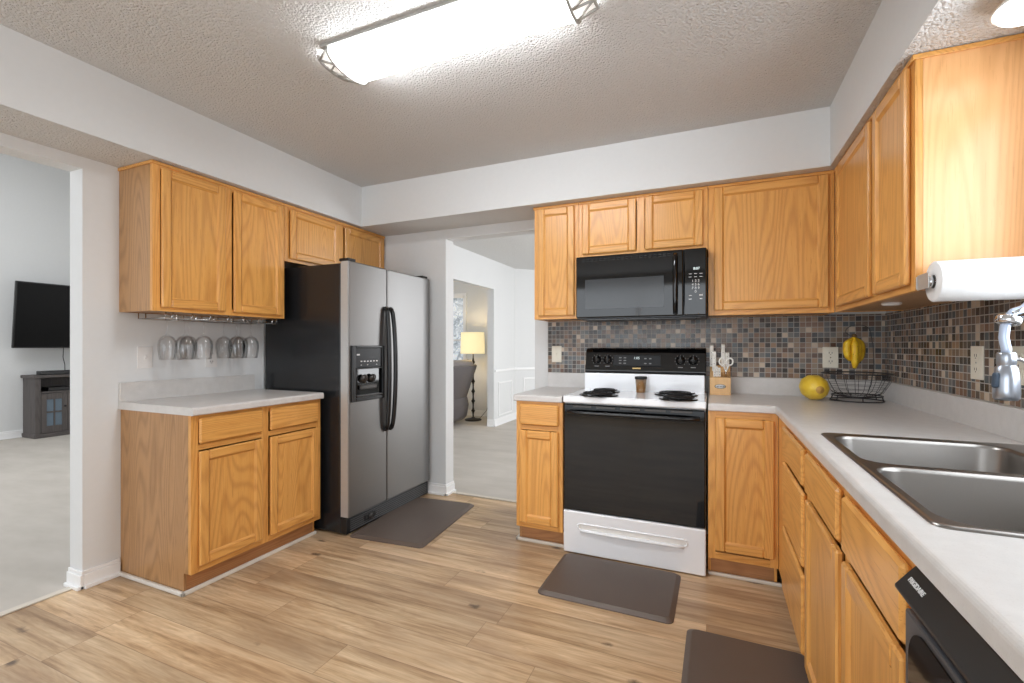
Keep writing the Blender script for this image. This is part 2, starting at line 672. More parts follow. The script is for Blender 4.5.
# ------------------------------------------------------------------ the room
XL, XR, YB, ZC, ZS = -2.885, 0.895, 3.23, 2.465, 2.153      # inner faces, ceiling, soffit underside
XLV = -8.4                                                  # far living-room wall
YR = -2.6
m = MB(); m.box(-2.93, XR + 0.12, YR, 3.30, -0.06, 0, 'plank_floor'); struct('floor', m)
m = MB()
m.box(XLV - 0.1, -2.93, YR, 7.2, -0.06, 0.0, 'carpet')
m.box(-2.93, 1.1, 3.30, 9.0, -0.06, 0.0, 'carpet')
struct('floor_carpet', m)
m = MB(); m.box(-3.0, XR + 0.12, YR - 0.1, YB + 0.12, ZC, ZC + 0.1, 'ceiling_popcorn'); struct('ceiling', m)
m = MB(); m.box(-3.0, 1.1, 3.35, 9.0, 2.485, 2.585, 'ceiling_popcorn'); struct('ceiling_dining', m)
m = MB(); m.box(XLV - 0.1, -3.0, YR - 0.1, 7.2, 3.9, 4.0, 'wall_paint'); struct('ceiling_living', m)

# wall between kitchen / dining and living room
m = MB()
m.box(-3.0, XL, 1.267, 3.35, 0, ZC, 'wall_paint')
m.box(-3.0, XL, -1.0, 1.267, 2.096, ZC, 'wall_paint')
m.box(-3.0, XL, YR, -1.0, 0, ZC, 'wall_paint')
struct('wall_left', m)
m = MB()
m.box(-3.1, -3.0, YR, 7.2, 2.585, 3.9, 'wall_paint')
m.box(-3.11, -3.0, 3.35, 4.6, 0, 2.585, 'wall_paint')
m.box(-3.11, -3.0, 4.6, 6.24, 2.056, 2.585, 'wall_paint')
m.box(-3.11, -3.0, 6.24, 7.1, 0, 2.585, 'wall_paint')
struct('wall_dining_side', m)
# back wall
m = MB()
m.box(XL, -1.985, YB, YB + 0.12, 0, ZC, 'wall_paint')
m.box(-1.985, -1.214, YB, YB + 0.12, 2.076, ZC, 'wall_paint')
m.box(-1.214, XR, YB, YB + 0.12, 0, ZC, 'wall_paint')
struct('wall_back', m)
# right wall with the window over the sink
m = MB()
m.box(XR, XR + 0.12, YR, 0.72, 0, ZC, 'wall_paint')
m.box(XR, XR + 0.12, 1.68, YB + 0.12, 0, ZC, 'wall_paint')
m.box(XR, XR + 0.12, 0.72, 1.68, 0, 1.12, 'wall_paint')
m.box(XR, XR + 0.12, 0.72, 1.68, 2.05, ZC, 'wall_paint')
struct('wall_right', m)
m = MB()
for a, b in ((0.72, 0.76), (1.64, 1.68), (1.18, 1.22)):
    m.box(XR + 0.03, XR + 0.08, a, b, 1.12, 2.05, 'trim_white')
for a, b in ((1.12, 1.16), (2.01, 2.05), (1.57, 1.60)):
    m.box(XR + 0.03, XR + 0.08, 0.72, 1.68, a, b, 'trim_white')
struct('window_1', m)
# rear wall behind the camera with a patio opening added to let light in
m = MB()
m.box(XL, -2.7, YR - 0.1, YR, 0, ZC, 'wall_paint')
m.box(0.3, XR + 0.12, YR - 0.1, YR, 0, ZC, 'wall_paint')
m.box(-2.7, 0.3, YR - 0.1, YR, 2.3, ZC, 'wall_paint')
struct('wall_rear', m)
m = MB()
for a, b in ((-2.7, -2.64), (-1.24, -1.16), (0.24, 0.3)):
    m.box(a, b, YR - 0.07, YR - 0.02, 0, 2.3, 'trim_white')
m.box(-2.7, 0.3, YR - 0.07, YR - 0.02, 2.24, 2.3, 'trim_white')
m.box(-2.7, 0.3, YR - 0.07, YR - 0.02, 0.0, 0.08, 'trim_white')
struct('door_1', m)
# living room shell
m = MB(); m.box(XLV - 0.1, XLV, YR, 7.2, 0, 3.9, 'wall_paint'); struct('wall_living_far', m)
m = MB()
m.box(XLV, -7.7, YR - 0.1, YR, 0, 3.9, 'wall_paint')
m.box(-3.9, -3.0, YR - 0.1, YR, 0, 3.9, 'wall_paint')
m.box(-7.7, -3.9, YR - 0.1, YR, 3.2, 3.9, 'wall_paint')
m.box(-7.7, -3.9, YR - 0.1, YR, 0, 0.6, 'wall_paint')
struct('wall_living_rear', m)
m = MB()
m.box(XLV, -4.95, 7.1, 7.2, 0, 3.9, 'wall_paint')
m.box(-3.975, -3.0, 7.1, 7.2, 0, 3.9, 'wall_paint')
m.box(-4.95, -3.975, 7.1, 7.2, 2.09, 3.9, 'wall_paint')
m.box(-4.95, -3.975, 7.1, 7.2, 0, 0.9, 'wall_paint')
struct('wall_living_back', m)
m = MB(); m.box(-4.949, -3.976, 7.13, 7.14, 0.901, 2.089, 'frosted_pane')
for a, b in ((-4.95, -4.915), (-4.01, -3.975), (-4.48, -4.45)):
    m.box(a, b, 7.095, 7.15, 0.9, 2.09, 'trim_white')
for a, b in ((0.9, 0.935), (2.05, 2.09), (1.29, 1.325)):
    m.box(-4.95, -3.975, 7.095, 7.15, a, b, 'trim_white')
m.box(-5.0, -3.945, 7.082, 7.0995, 2.08, 2.13, 'trim_white')
m.box(-3.98, -3.945, 7.082, 7.0995, 0.88, 2.08, 'trim_white')
struct('window_2', m)
# dining room shell: angled bay wall and outer walls
m = MB()
m.prism([(-3.0, 7.04, 0), (-1.5, 8.54, 0), (-1.6, 8.64, 0), (-3.1, 7.14, 0)], (0, 0, 2.485), 'wall_paint')
struct('wall_dining_angled', m)
m = MB(); m.box(-1.56, 1.1, 8.54, 8.64, 0, 2.485, 'wall_paint'); struct('wall_dining_back', m)
m = MB(); m.box(0.9, 1.0, 3.35, 8.54, 0, 2.485, 'wall_paint'); struct('wall_dining_right', m)

# soffits
m = MB(); m.box(XL, -2.548, YR, YB, ZS + 0.0012, ZC, 'wall_paint'); m.box(XL, -2.548, YR, YB, ZS, ZS + 0.0012, 'ceiling_popcorn'); struct('wall_soffit_left', m)
m = MB(); m.box(-2.548, 0.565, 2.888, YB, ZS + 0.0012, ZC, 'wall_paint'); m.box(-2.548, 0.565, 2.888, YB, ZS, ZS + 0.0012, 'wall_paint'); struct('wall_soffit_back', m)
m = MB(); m.box(0.565, XR, YR, YB, ZS + 0.0012, ZC, 'wall_paint'); m.box(0.565, XR, YR, YB, ZS, ZS + 0.0012, 'ceiling_popcorn'); struct('wall_soffit_right', m)

# mosaic backsplash
m = MB(); m.box(-1.111, XR - 0.006, YB - 0.006, YB, 1.016, 1.392, 'mosaic_X'); struct('wall_backsplash_back', m)
m = MB(); m.box(XR - 0.006, XR, 1.74, YB, 1.016, 1.392, 'mosaic_Y'); struct('wall_backsplash_right', m)


# baseboards with a stepped profile
def board(m, x0, x1, y0, y1, h=0.088, t=0.015, side=None):
    """a board against a wall; (x0..x1, y0..y1) is the wall line, side the way it faces"""
    dx, dy = {'+x': (1, 0), '-x': (-1, 0), '+y': (0, 1), '-y': (0, -1)}[side]
    for th, z0, z1 in ((t, 0, h - 0.018), (t * 0.6, h - 0.018, h), (t + 0.012, 0, 0.018)):
        if dx:
            m.box(x0, x0 + dx * th, y0, y1, z0, z1, 'trim_white', 0.003)
        else:
            m.box(x0, x1, y0, y0 + dy * th, z0, z1, 'trim_white', 0.003)


m = MB()
board(m, XL, XL, 1.267, 1.423, side='+x')
board(m, -3.0, XL + 0.015, 1.267, 1.267, side='-y')
board(m, XL, XL, YR, -1.0, side='+x')
struct('baseboard_left', m)
m = MB()
board(m, -2.2, -1.985, YB, YB, side='-y')
board(m, -1.985, -1.985, YB - 0.015, YB + 0.12, side='+x')
struct('baseboard_back', m)
m = MB()
board(m, XLV, XLV, YR, 7.1, h=0.1, side='+x')
board(m, XLV, -3.11, 7.1, 7.1, h=0.1, side='-y')
struct('baseboard_living', m)
# wainscot on the dining wall
m = MB()
board(m, -3.0, -3.0, 6.24, 7.03, h=0.11, side='+x')
board(m, -3.11, -3.0, 6.24, 6.24, h=0.11, t=0.012, side='-y')
m.box(-3.0, -2.978, 6.26, 7.03, 0.815, 0.85, 'trim_white', 0.006)
def frame_rect(m, o, ax, a0, a1, z0, z1, n, wd=0.022, th=0.012):
    """picture-frame moulding on a vertical wall: origin o, unit direction ax, outward n"""
    o, ax, n = Vector(o), Vector(ax).normalized(), Vector(n).normalized()
    def strip(p, q, r, s_):
        pts = [o + ax * a + Vector((0, 0, z)) for a, z in (p, q, r, s_)]
        m.prism([tuple(x) for x in pts], tuple(n * th), 'trim_white', 0.003)
    strip((a0, z0), (a1, z0), (a1, z0 + wd), (a0, z0 + wd))
    strip((a0, z1 - wd), (a1, z1 - wd), (a1, z1), (a0, z1))
    strip((a0, z0 + wd), (a0 + wd, z0 + wd), (a0 + wd, z1 - wd), (a0, z1 - wd))
    strip((a1 - wd, z0 + wd), (a1, z0 + wd), (a1, z1 - wd), (a1 - wd, z1 - wd))
frame_rect(m, (-3.0, 0, 0), (0, 1, 0), 6.39, 6.91, 0.14, 0.655, (1, 0, 0))
s2 = math.sqrt(0.5)
frame_rect(m, (-3.0, 7.04, 0), (s2, s2, 0), 0.15, 0.85, 0.16, 0.68, (s2, -s2, 0))
frame_rect(m, (-3.0, 7.04, 0), (s2, s2, 0), 0.97, 1.7, 0.16, 0.68, (s2, -s2, 0))
o_ = Vector((-3.0, 7.04, 0)); ax_ = Vector((s2, s2, 0))
m.prism([tuple(o_ + Vector((0, 0, 0.815))), tuple(o_ + ax_ * 2.1 + Vector((0, 0, 0.815))), tuple(o_ + ax_ * 2.1 + Vector((0, 0, 0.85))), tuple(o_ + Vector((0, 0, 0.85)))], (s2 * 0.02, -s2 * 0.02, 0), 'trim_white', 0.005)
m.prism([tuple(o_), tuple(o_ + ax_ * 2.1), tuple(o_ + ax_ * 2.1 + Vector((0, 0, 0.11))), tuple(o_ + Vector((0, 0, 0.11)))], (s2 * 0.015, -s2 * 0.015, 0), 'trim_white', 0.004)
struct('trim_1', m)
# thresholds where plank meets carpet
m = MB(); m.box(-2.955, -2.915, -1.0, 1.265, 0, 0.008, 'shoe_trim', 0.003); struct('trim_2', m)
m = MB(); m.box(-1.984, -1.215, 3.285, 3.325, 0, 0.008, 'shoe_trim', 0.003); struct('trim_3', m)
# shoe mouldings at the cabinets' feet
m = MB()
m.box(-2.884, -2.338, 1.411, 1.4285, 0, 0.02, 'shoe_white', 0.005)
m.box(-2.3555, -2.338, 1.411, 2.235, 0, 0.02, 'shoe_white', 0.005)
struct('trim_4', m)
m = MB()
m.box(-1.128, -0.812, 2.662, 2.6795, 0, 0.02, 'shoe_trim', 0.005)
m.box(-1.128, -1.1105, 2.662, 3.22, 0, 0.02, 'shoe_trim', 0.005)
struct('trim_5', m)
m = MB()
m.box(-0.022, 0.345, 2.662, 2.6795, 0, 0.018, 'shoe_trim', 0.005)
m.box(0.3295, 0.347, 0.95, 2.662, 0, 0.018, 'shoe_trim', 0.005)
struct('trim_6', m)


# ------------------------------------------------------------------ cabinets
class Run:
    """maps (a along the wall, b out from the wall, z) to the world, for the left, back and right runs"""

    def __init__(s, k):
        s.k = k
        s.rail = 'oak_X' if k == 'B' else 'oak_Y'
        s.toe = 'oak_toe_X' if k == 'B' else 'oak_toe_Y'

    def p(s, a, b, z):
        return {'L': (XL + b, a, z), 'B': (a, YB - b, z), 'R': (XR - b, a, z)}[s.k]

    def box(s, m, a0, a1, b0, b1, z0, z1, key, bev=0.0, seg=2):
        p, q = s.p(a0, b0, z0), s.p(a1, b1, z1)
        m.box(min(p[0], q[0]), max(p[0], q[0]), min(p[1], q[1]), max(p[1], q[1]), z0, z1, key, bev, seg)


def panel_door(r, root, a0, a1, b, z0, z1, name='door', sw=0.047):
    """frame-and-panel cabinet door: two stiles, two rails, sloped inner bead, recessed flat panel"""
    T = 0.0185
    m = MB()
    r.box(m, a0, a0 + sw, b, b + T, z0, z1, 'oak_Z', 0.0055, 1)
    r.box(m, a1 - sw, a1, b, b + T, z0, z1, 'oak_Z', 0.0055, 1)
    r.box(m, a0 + sw, a1 - sw, b, b + T, z0, z0 + sw, r.rail, 0.0055, 1)
    r.box(m, a0 + sw, a1 - sw, b, b + T, z1 - sw, z1, r.rail, 0.0055, 1)
    r.box(m, a0 + sw - 0.002, a1 - sw + 0.002, b + 0.001, b + T - 0.009, z0 + sw - 0.002, z1 - sw + 0.002, 'oak_Z')
    i, d0, d1, e = sw - 0.002, b + T - 0.002, b + T - 0.0088, 0.008
    A0, A1, Z0, Z1 = a0 + i, a1 - i, z0 + i, z1 - i
    for key, q in (('oak_Z', [(A0, d0, Z0), (A0, d0, Z1), (A0 + e, d1, Z1 - e), (A0 + e, d1, Z0 + e)]),
                   ('oak_Z', [(A1, d0, Z0), (A1, d0, Z1), (A1 - e, d1, Z1 - e), (A1 - e, d1, Z0 + e)]),
                   (r.rail, [(A0, d0, Z0), (A1, d0, Z0), (A1 - e, d1, Z0 + e), (A0 + e, d1, Z0 + e)]),
                   (r.rail, [(A0, d0, Z1), (A1, d0, Z1), (A1 - e, d1, Z1 - e), (A0 + e, d1, Z1 - e)])):
        m.poly([r.p(*x) for x in q], key)
    return m.build(name, root)


def slab_drawer(r, root, a0, a1, b, z0, z1, name='drawer'):
    m = MB()
    r.box(m, a0, a1, b, b + 0.0185, z0, z1, r.rail, 0.0075, 1)
    return m.build(name, root)


def cabinet(r, name, label, a0, a1, depth, z0, z1, fronts, toe=None, stiles=(), rails=(), endA=None, endB=None, group=None, crown=False, bottom_b=0.0):
    """hollow carcass (sides, back, bottom), face frame, doors and drawers laid over it"""
    base = 0.0 if toe else z0
    cx = r.p((a0 + a1) / 2, depth / 2, base)
    root = thing(name, label, 'cabinet', cx, group)
    m = MB()
    ff = 0.02
    side = lambda k: k or 'oak_Z'
    for s0, s1, k in ((a0, a0 + 0.013, endA), (a1 - 0.013, a1, endB)):
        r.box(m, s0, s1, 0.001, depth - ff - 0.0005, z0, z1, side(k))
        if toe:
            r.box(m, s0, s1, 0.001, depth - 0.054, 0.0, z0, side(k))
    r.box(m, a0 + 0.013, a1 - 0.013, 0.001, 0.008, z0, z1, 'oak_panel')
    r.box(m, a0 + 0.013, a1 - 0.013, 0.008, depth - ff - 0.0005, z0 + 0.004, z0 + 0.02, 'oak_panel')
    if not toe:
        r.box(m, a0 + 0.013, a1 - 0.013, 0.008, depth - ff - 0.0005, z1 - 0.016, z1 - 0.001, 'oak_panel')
    m.build('carcass', root)
    m = MB()
    W = 0.036
    sts = [(a0, a0 + W)] + list(stiles) + [(a1 - W, a1)]
    for s0, s1 in sts:
        r.box(m, s0, s1, depth - ff, depth, z0, z1, 'oak_Z', 0.001)
    for (p0, p1), (q0, q1) in zip(sts, sts[1:]):
        for e0, e1 in [(z0, z0 + W), (z1 - W, z1)] + list(rails):
            r.box(m, p1, q0, depth - ff, depth, e0, e1, r.rail, 0.001)
    m.build('face_frame', root)
    if toe:
        m = MB()
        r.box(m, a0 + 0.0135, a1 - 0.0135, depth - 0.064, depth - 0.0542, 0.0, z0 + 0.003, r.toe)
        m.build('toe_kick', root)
    if crown:
        m = MB()
        r.box(m, a0, a1, depth, depth + 0.008, z1 - 0.016, z1, r.rail, 0.002)
        if endA:
            r.box(m, a0 - 0.007, a0, 0.0, depth + 0.008, z1 - 0.016, z1, r.rail, 0.002)
        m.build('top_trim', root)
    for f in fronts:
        kind, f0, f1, g0, g1 = f
        (panel_door if kind == 'door' else slab_drawer)(r, root, f0, f1, depth + 0.0005, g0, g1)
    return root


RL, RB, RR = Run('L'), Run('B'), Run('R')
DF = 0.5815          # base depth of the left run to its face frame
ct = 0.875
cabinet(RL, 'base_cabinet', 'freestanding oak base cabinet with two drawers over two doors, beside the refrigerator', 1.4295, 2.231, DF, 0.105, ct,
        [('drawer', 1.462, 1.808, 0.732, 0.858), ('drawer', 1.856, 2.202, 0.732, 0.858),
         ('door', 1.462, 1.808, 0.137, 0.695), ('door', 1.856, 2.202, 0.137, 0.695)],
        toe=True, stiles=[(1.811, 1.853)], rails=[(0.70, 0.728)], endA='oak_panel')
UL = 0.29
cabinet(RL, 'wall_cabinet', 'tall oak wall cabinet with two doors above the wine glass rack', 1.4225, 2.207, UL, 1.389, 2.150,
        [('door', 1.458, 1.798, 1.408, 2.122), ('door', 1.848, 2.184, 1.408, 2.122)], stiles=[(1.802, 1.844)], endA='oak_panel', crown=True)
cabinet(RL, 'wall_cabinet', 'short oak wall cabinet with two doors directly over the refrigerator', 2.209, 3.222, UL, 1.772, 2.150,
        [('door', 2.245, 2.688, 1.792, 2.122), ('door', 2.745, 3.192, 1.792, 2.122)], stiles=[(2.692, 2.741)], crown=True)
# back run
BD = 0.602
cabinet(RB, 'base_cabinet', 'narrow oak base cabinet with one drawer and one door, between range and doorway', -1.109, -0.8125, BD, 0.105, ct,
        [('drawer', -1.083, -0.836, 0.732, 0.856), ('door', -1.083, -0.836, 0.137, 0.698)], toe=True, rails=[(0.70, 0.728)], endA='oak_panel')
cabinet(RB, 'base_cabinet', 'oak corner base cabinet with a single tall door just right of the range', -0.022, 0.2985, BD, 0.105, ct,
        [('door', 0.012, 0.280, 0.152, 0.840)], toe=True)
UB = 0.272
cabinet(RB, 'wall_cabinet', 'narrow tall single-door oak wall cabinet over the small left worktop of the range wall', -1.115, -0.806, UB, 1.389, 2.150,
        [('door', -1.086, -0.832, 1.410, 2.130)], crown=True, endA='oak_Z')
cabinet(RB, 'wall_cabinet', 'short two-door oak wall cabinet directly above the black microwave', -0.804, -0.026, UB, 1.779, 2.150,
        [('door', -0.780, -0.438, 1.803, 2.130), ('door', -0.384, -0.052, 1.803, 2.130)], stiles=[(-0.434, -0.388)], crown=True)
cabinet(RB, 'wall_cabinet', 'wide single-door oak wall cabinet between microwave and corner', -0.024, 0.598, UB, 1.389, 2.150,
        [('door', 0.008, 0.570, 1.416, 2.130)], crown=True)
# right run
UR = 0.295
r_ = cabinet(RR, 'wall_cabinet', 'oak wall cabinet on the right wall with paper towel roll mounted on its end', 1.8905, 2.956, UR, 1.389, 2.150,
             [('door', 1.92, 2.262, 1.412, 2.130), ('door', 2.315, 2.868, 1.412, 2.130)], stiles=[(2.266, 2.311)], endA='oak_bright', crown=True)
RD = 0.5955
cabinet(RR, 'base_cabinet', 'oak base cabinet with three stacked drawers at the inside corner', 1.837, 2.6265, RD, 0.105, ct,
        [('drawer', 1.868, 2.36, 0.722, 0.855), ('drawer', 1.868, 2.36, 0.442, 0.700), ('drawer', 1.868, 2.36, 0.137, 0.416)],
        toe=True, stiles=[(2.364, 2.5905)], rails=[(0.703, 0.719), (0.42, 0.438)])
cabinet(RR, 'base_cabinet', 'oak sink base cabinet with two doors below two false drawer fronts', 0.921, 1.835, RD, 0.105, ct,
        [('drawer', 1.378, 1.808, 0.722, 0.855), ('drawer', 0.945, 1.328, 0.722, 0.855),
         ('door', 1.378, 1.808, 0.137, 0.700), ('door', 0.945, 1.328, 0.137, 0.700)],
        toe=True, stiles=[(1.332, 1.374)], rails=[(0.703, 0.719)])
cabinet(RR, 'base_cabinet', 'oak base cabinet beyond the dishwasher', -0.4, 0.305, RD, 0.105, ct,
        [('drawer', -0.37, 0.275, 0.722, 0.855), ('door', -0.37, 0.275, 0.137, 0.700)], toe=True, rails=[(0.703, 0.719)])


# ------------------------------------------------------------------ worktops
CT0, CT1 = 0.8755, 0.914


def edge_profile(r, m, a0, a1, b_in, b_out):
    """rounded front edge extruded along the run"""
    R = 0.012
    pts = [(b_in, CT0), (b_out - 0.004, CT0), (b_out, CT0 + 0.004)]
    for i in range(6):
        th = PI / 2 * i / 5
        pts.append((b_out - R + R * math.cos(th), CT1 - R + R * math.sin(th)))
    pts.append((b_in, CT1))
    P = [Vector(r.p(a0, b, z)) for b, z in pts]
    m.prism([tuple(x) for x in P], tuple(Vector(r.p(a1, 0, 0)) - Vector(r.p(a0, 0, 0))), 'laminate')


wt = thing('worktop', 'short pale laminate worktop with upstand beside the refrigerator', 'worktop', (-2.57, 1.82, CT0))
m = MB(); edge_profile(RL, m, 1.418, 2.225, 0.021, 0.617); m.build('counter_slab', wt)
m = MB(); RL.box(m, 1.418, 2.20, 0.001, 0.0205, CT0, 1.016, 'laminate', 0.003); m.build('upstand', wt)
wt = thing('worktop', 'small pale laminate worktop left of the white range', 'worktop', (-0.96, 2.92, CT0))
m = MB(); edge_profile(RB, m, -1.119, -0.8125, 0.027, 0.626); m.build('counter_slab', wt)
m = MB(); RB.box(m, -1.105, -0.8125, 0.0065, 0.0265, CT0, 1.016, 'laminate', 0.003); m.build('upstand', wt)
wt = thing('worktop', 'long L-shaped pale laminate worktop holding the stainless sink', 'worktop', (0.58, 1.6, CT0))
m = MB()
# sink cut-out 0.350..0.835 x 0.985..1.840
XI = 0.300
m.box(XI, 0.868, 1.84, 2.64, CT0, CT1, 'laminate')
m.box(XI, 0.868, -0.4, 0.985, CT0, CT1, 'laminate')
m.box(XI, 0.350, 0.985, 1.84, CT0, CT1, 'laminate')
m.box(0.835, 0.868, 0.985, 1.84, CT0, CT1, 'laminate')
edge_profile(RR, m, -0.4, 2.62, XR - XI, 0.6135)
edge_profile(RB, m, -0.0215, XI, 0.59, 0.626)
m.box(-0.0215, 0.868, 2.64, 3.203, CT0, CT1, 'laminate')
m.build('counter_slab', wt)
m = MB()
RB.box(m, -0.0215, 0.888, 0.0065, 0.0265, CT0, 1.016, 'laminate', 0.003)
RR.box(m, -0.4, 3.203, 0.0065, 0.0265, CT0, 1.016, 'laminate', 0.003)
m.build('upstand', wt)


# ------------------------------------------------------------------ sink
def rrect(x0, x1, y0, y1, r, z, n=6):
    out = []
    for cx, cy, a in ((x1 - r, y1 - r, 0), (x0 + r, y1 - r, 1), (x0 + r, y0 + r, 2), (x1 - r, y0 + r, 3)):
        for i in range(n + 1):
            th = PI / 2 * (a + i / n)
            out.append(Vector((cx + r * math.cos(th), cy + r * math.sin(th), z)))
    return out


sk = thing('sink', 'stainless steel double-bowl drop-in sink set in the worktop', 'sink', (0.59, 1.41, 0.914))
SX0, SX1, SY0, SY1 = 0.333, 0.852, 0.968, 1.858
b1 = (0.353, 0.775, 1.424, 1.818)
b2 = (0.353, 0.775, 0.986, 1.394)
ZT = 0.9195
m = MB()
bm = m.bm
m.mi('steel_sink')


def ring(pts):
    vs = [bm.verts.new(p) for p in pts]
    es = [bm.edges.new((vs[i], vs[(i + 1) % len(vs)])) for i in range(len(vs))]
    return vs, es


def bridge(A, B):
    n = len(A)
    for i in range(n):
        f = bm.faces.new((A[i], A[(i + 1) % n], B[(i + 1) % n], B[i]))
        f.smooth = True


out_v, out_e = ring(rrect(SX0 + 0.006, SX1 - 0.006, SY0 + 0.006, SY1 - 0.006, 0.02, ZT))
h1, e1_ = ring(rrect(*b1, 0.06, ZT - 0.001))
h2, e2_ = ring(rrect(*b2, 0.06, ZT - 0.001))
bmesh.ops.triangle_fill(bm, use_beauty=True, edges=out_e + e1_ + e2_)
lo, _ = ring(rrect(SX0 + 0.001, SX1 - 0.001, SY0 + 0.001, SY1 - 0.001, 0.025, ZT - 0.002))
bridge(out_v, lo)
lo2, _ = ring(rrect(SX0, SX1, SY0, SY1, 0.025, 0.9142))
bridge(lo, lo2)
bowl_prof = [(0.003, -0.003), (0.006, -0.012), (0.016, -0.135), (0.024, -0.158), (0.045, -0.172), (0.09, -0.178)]
bowls = []
for bb, H in ((b1, h1), (b2, h2)):
    prev = H
    for ins, dz in bowl_prof:
        v, _ = ring(rrect(bb[0] + ins, bb[1] - ins, bb[2] + ins, bb[3] - ins, max(0.02, 0.06 - ins * 0.3), ZT + dz))
        bridge(prev, v)
        prev = v
    f = bm.faces.new(prev)
    f.smooth = True
bmesh.ops.recalc_face_normals(bm, faces=bm.faces[:])
m.build('basin', sk)
for bb in (b1, b2):
    cx, cy = (bb[0] + bb[1]) / 2, (bb[2] + bb[3]) / 2
    m = MB()
    m.lathe([(0, 0.001), (0.02, 0.0), (0.035, 0.002), (0.043, 0.005), (0.045, 0.003), (0.045, 0.0)], (cx, cy, ZT - 0.178), 'chrome')
    m.build('drain', sk)

# ------------------------------------------------------------------ faucet
fc = thing('faucet', 'pull-down spring faucet with steel spray head hanging over the sink', 'faucet', (0.815, 1.415, ZT))
m = MB()
m.lathe([(0.03, 0.0), (0.03, 0.012), (0.024, 0.02), (0.02, 0.06), (0.02, 0.16), (0.014, 0.17)], (0.815, 1.415, ZT + 0.0006), 'chrome')
m.tube([(0.815, 1.415, 1.08), (0.815, 1.415, 1.30)], 0.0115, 'chrome', 12)
m.tube([(0.815, 1.415, 0.98), (0.815, 1.375, 0.99), (0.815, 1.34, 1.02)], 0.006, 'chrome', 8)
m.build('base', fc)
# hose arch from the post over to the spray head
HX, HY = 0.557, 1.285
pA, pB = Vector((0.815, 1.415, 1.30)), Vector((HX + 0.035, HY + 0.018, 1.288))
def arch_pt(s_):
    q = pA.lerp(pB, s_)
    q.z += 0.075 * math.sin(PI * min(1, s_ * 1.02)) ** 0.8
    return q
arch = [tuple(arch_pt(i / 24)) for i in range(25)]
m = MB(); m.tube(arch + [(HX + 0.014, HY + 0.007, 1.281), (HX + 0.003, HY + 0.002, 1.268), (HX - 0.002, HY, 1.250), (HX - 0.004, HY, 1.228), (HX, HY, 1.205), (HX, HY, 1.19)], 0.0082, 'hose', 10)
m.build('hose', fc)
m = MB()
coil = []
turns = 30
side = (pB - pA).normalized().cross(Vector((0, 0, 1)))
for i in range(turns * 10 + 1):
    th = 2 * PI * i / 10
    coil.append(tuple(arch_pt(i / (turns * 10) * 0.86) + side * math.cos(th) * 0.0145 + Vector((0, 0, 1)) * math.sin(th) * 0.0145))
m.tube(coil, 0.002, 'chrome', 5)
m.build('spring', fc)
m = MB()
m.lathe([(0.0085, -0.008), (0.0185, -0.006), (0.020, 0.0), (0.020, 0.006), (0.018, 0.010), (0.0085, 0.011)], (HX + 0.003, HY + 0.001, 1.262), 'chrome', 20, axis=(0.3, 0.1, 1))
m.tube([(HX + 0.018, HY + 0.008, 1.265), (0.66, 1.338, 1.285), (0.815, 1.415, 1.270)], 0.0045, 'chrome', 8)
m.tube([(HX + 0.004, HY - 0.016, 1.278), (HX + 0.05, HY + 0.01, 1.300)], 0.0028, 'chrome', 6)
m.build('holder', fc)
m = MB()
m.lathe([(0, 1.099), (0.017, 1.099), (0.0205, 1.103), (0.0208, 1.118), (0.0202, 1.142), (0.0172, 1.166), (0.0142, 1.170), (0.0142, 1.172), (0.0152, 1.174), (0.0152, 1.194), (0.0132, 1.198), (0.0, 1.198)], (HX, HY, 0), 'spray_steel', 28)
m.tube([(HX + 0.014, HY + 0.004, 1.187), (0.60, 1.30, 1.176), (0.64, 1.32, 1.176)], 0.0035, 'chrome', 8)
sh = m.build('spray_head', fc)
m = MB()
m.box(-0.0075, 0.0075, -0.005, 0.005, -0.016, 0.016, 'slate_blue', 0.004, 2, Matrix.Translation((HX - 0.0185, HY - 0.008, 1.140)) @ Matrix.Rotation(0.42, 4, 'Z') @ Matrix.Rotation(0.10, 4, 'Y'))
tag(m.build('spray_button', sh), 'slate blue rubber spray button')

# ------------------------------------------------------------------ refrigerator
fr = thing('refrigerator', 'side-by-side refrigerator with stainless doors and black sides', 'refrigerator', (-2.5, 2.73, 0))
FY0, FY1, FX = 2.275, 3.188, -2.110
m = MB(); m.box(-2.86, -2.178, FY0, FY1, 0.012, 1.740, 'black_side', 0.006); m.build('body', fr)
for y0, y1, nm in ((FY0 - 0.001, 2.646, 'freezer'), (2.652, FY1, 'fridge')):
    m = MB()
    m.box(-2.176, FX, y0, y1, 0.118, 1.752, 'steel_door', 0.009, 3)
    if nm == 'freezer':
        m.box(-2.174, FX - 0.008, y0 - 0.0012, y0 + 0.001, 0.121, 1.749, 'silver_paint')
    m.box(-2.1765, -2.160, y0 + 0.001, y1 - 0.001, 0.120, 1.750, 'black_matte')
    d = m.build('door', fr)
    yh = 2.624 if nm == 'freezer' else 2.676
    m = MB()
    pts, rad = [], []
    for i in range(25):
        s_ = i / 24
        z = 0.628 + (1.470 - 0.628) * s_
        out = 0.016 + (0.026 if nm == 'freezer' else 0.038) * math.sin(PI * s_) ** 0.5
        pts.append((FX + out, yh, z))
        rad.append(0.0155)
    m.tube(pts, 0.013, 'black_semi', 12, radii=rad)
    m.tube([(FX - 0.002, yh, 0.628), pts[0]], 0.016, 'black_semi', 10)
    m.tube([(FX - 0.002, yh, 1.470), pts[-1]], 0.016, 'black_semi', 10)
    tag(m.build('handle', d), 'dark grey bowed handle')
    if nm == 'freezer':
        disp_parent = d
    m = MB()
    hy = (y0 + 0.045) if nm == 'freezer' else (y1 - 0.045)
    m.box(-2.20, -2.125, hy - 0.035, hy + 0.035, 1.753, 1.772, 'black_semi', 0.004)
    m.build('hinge_cover', fr)
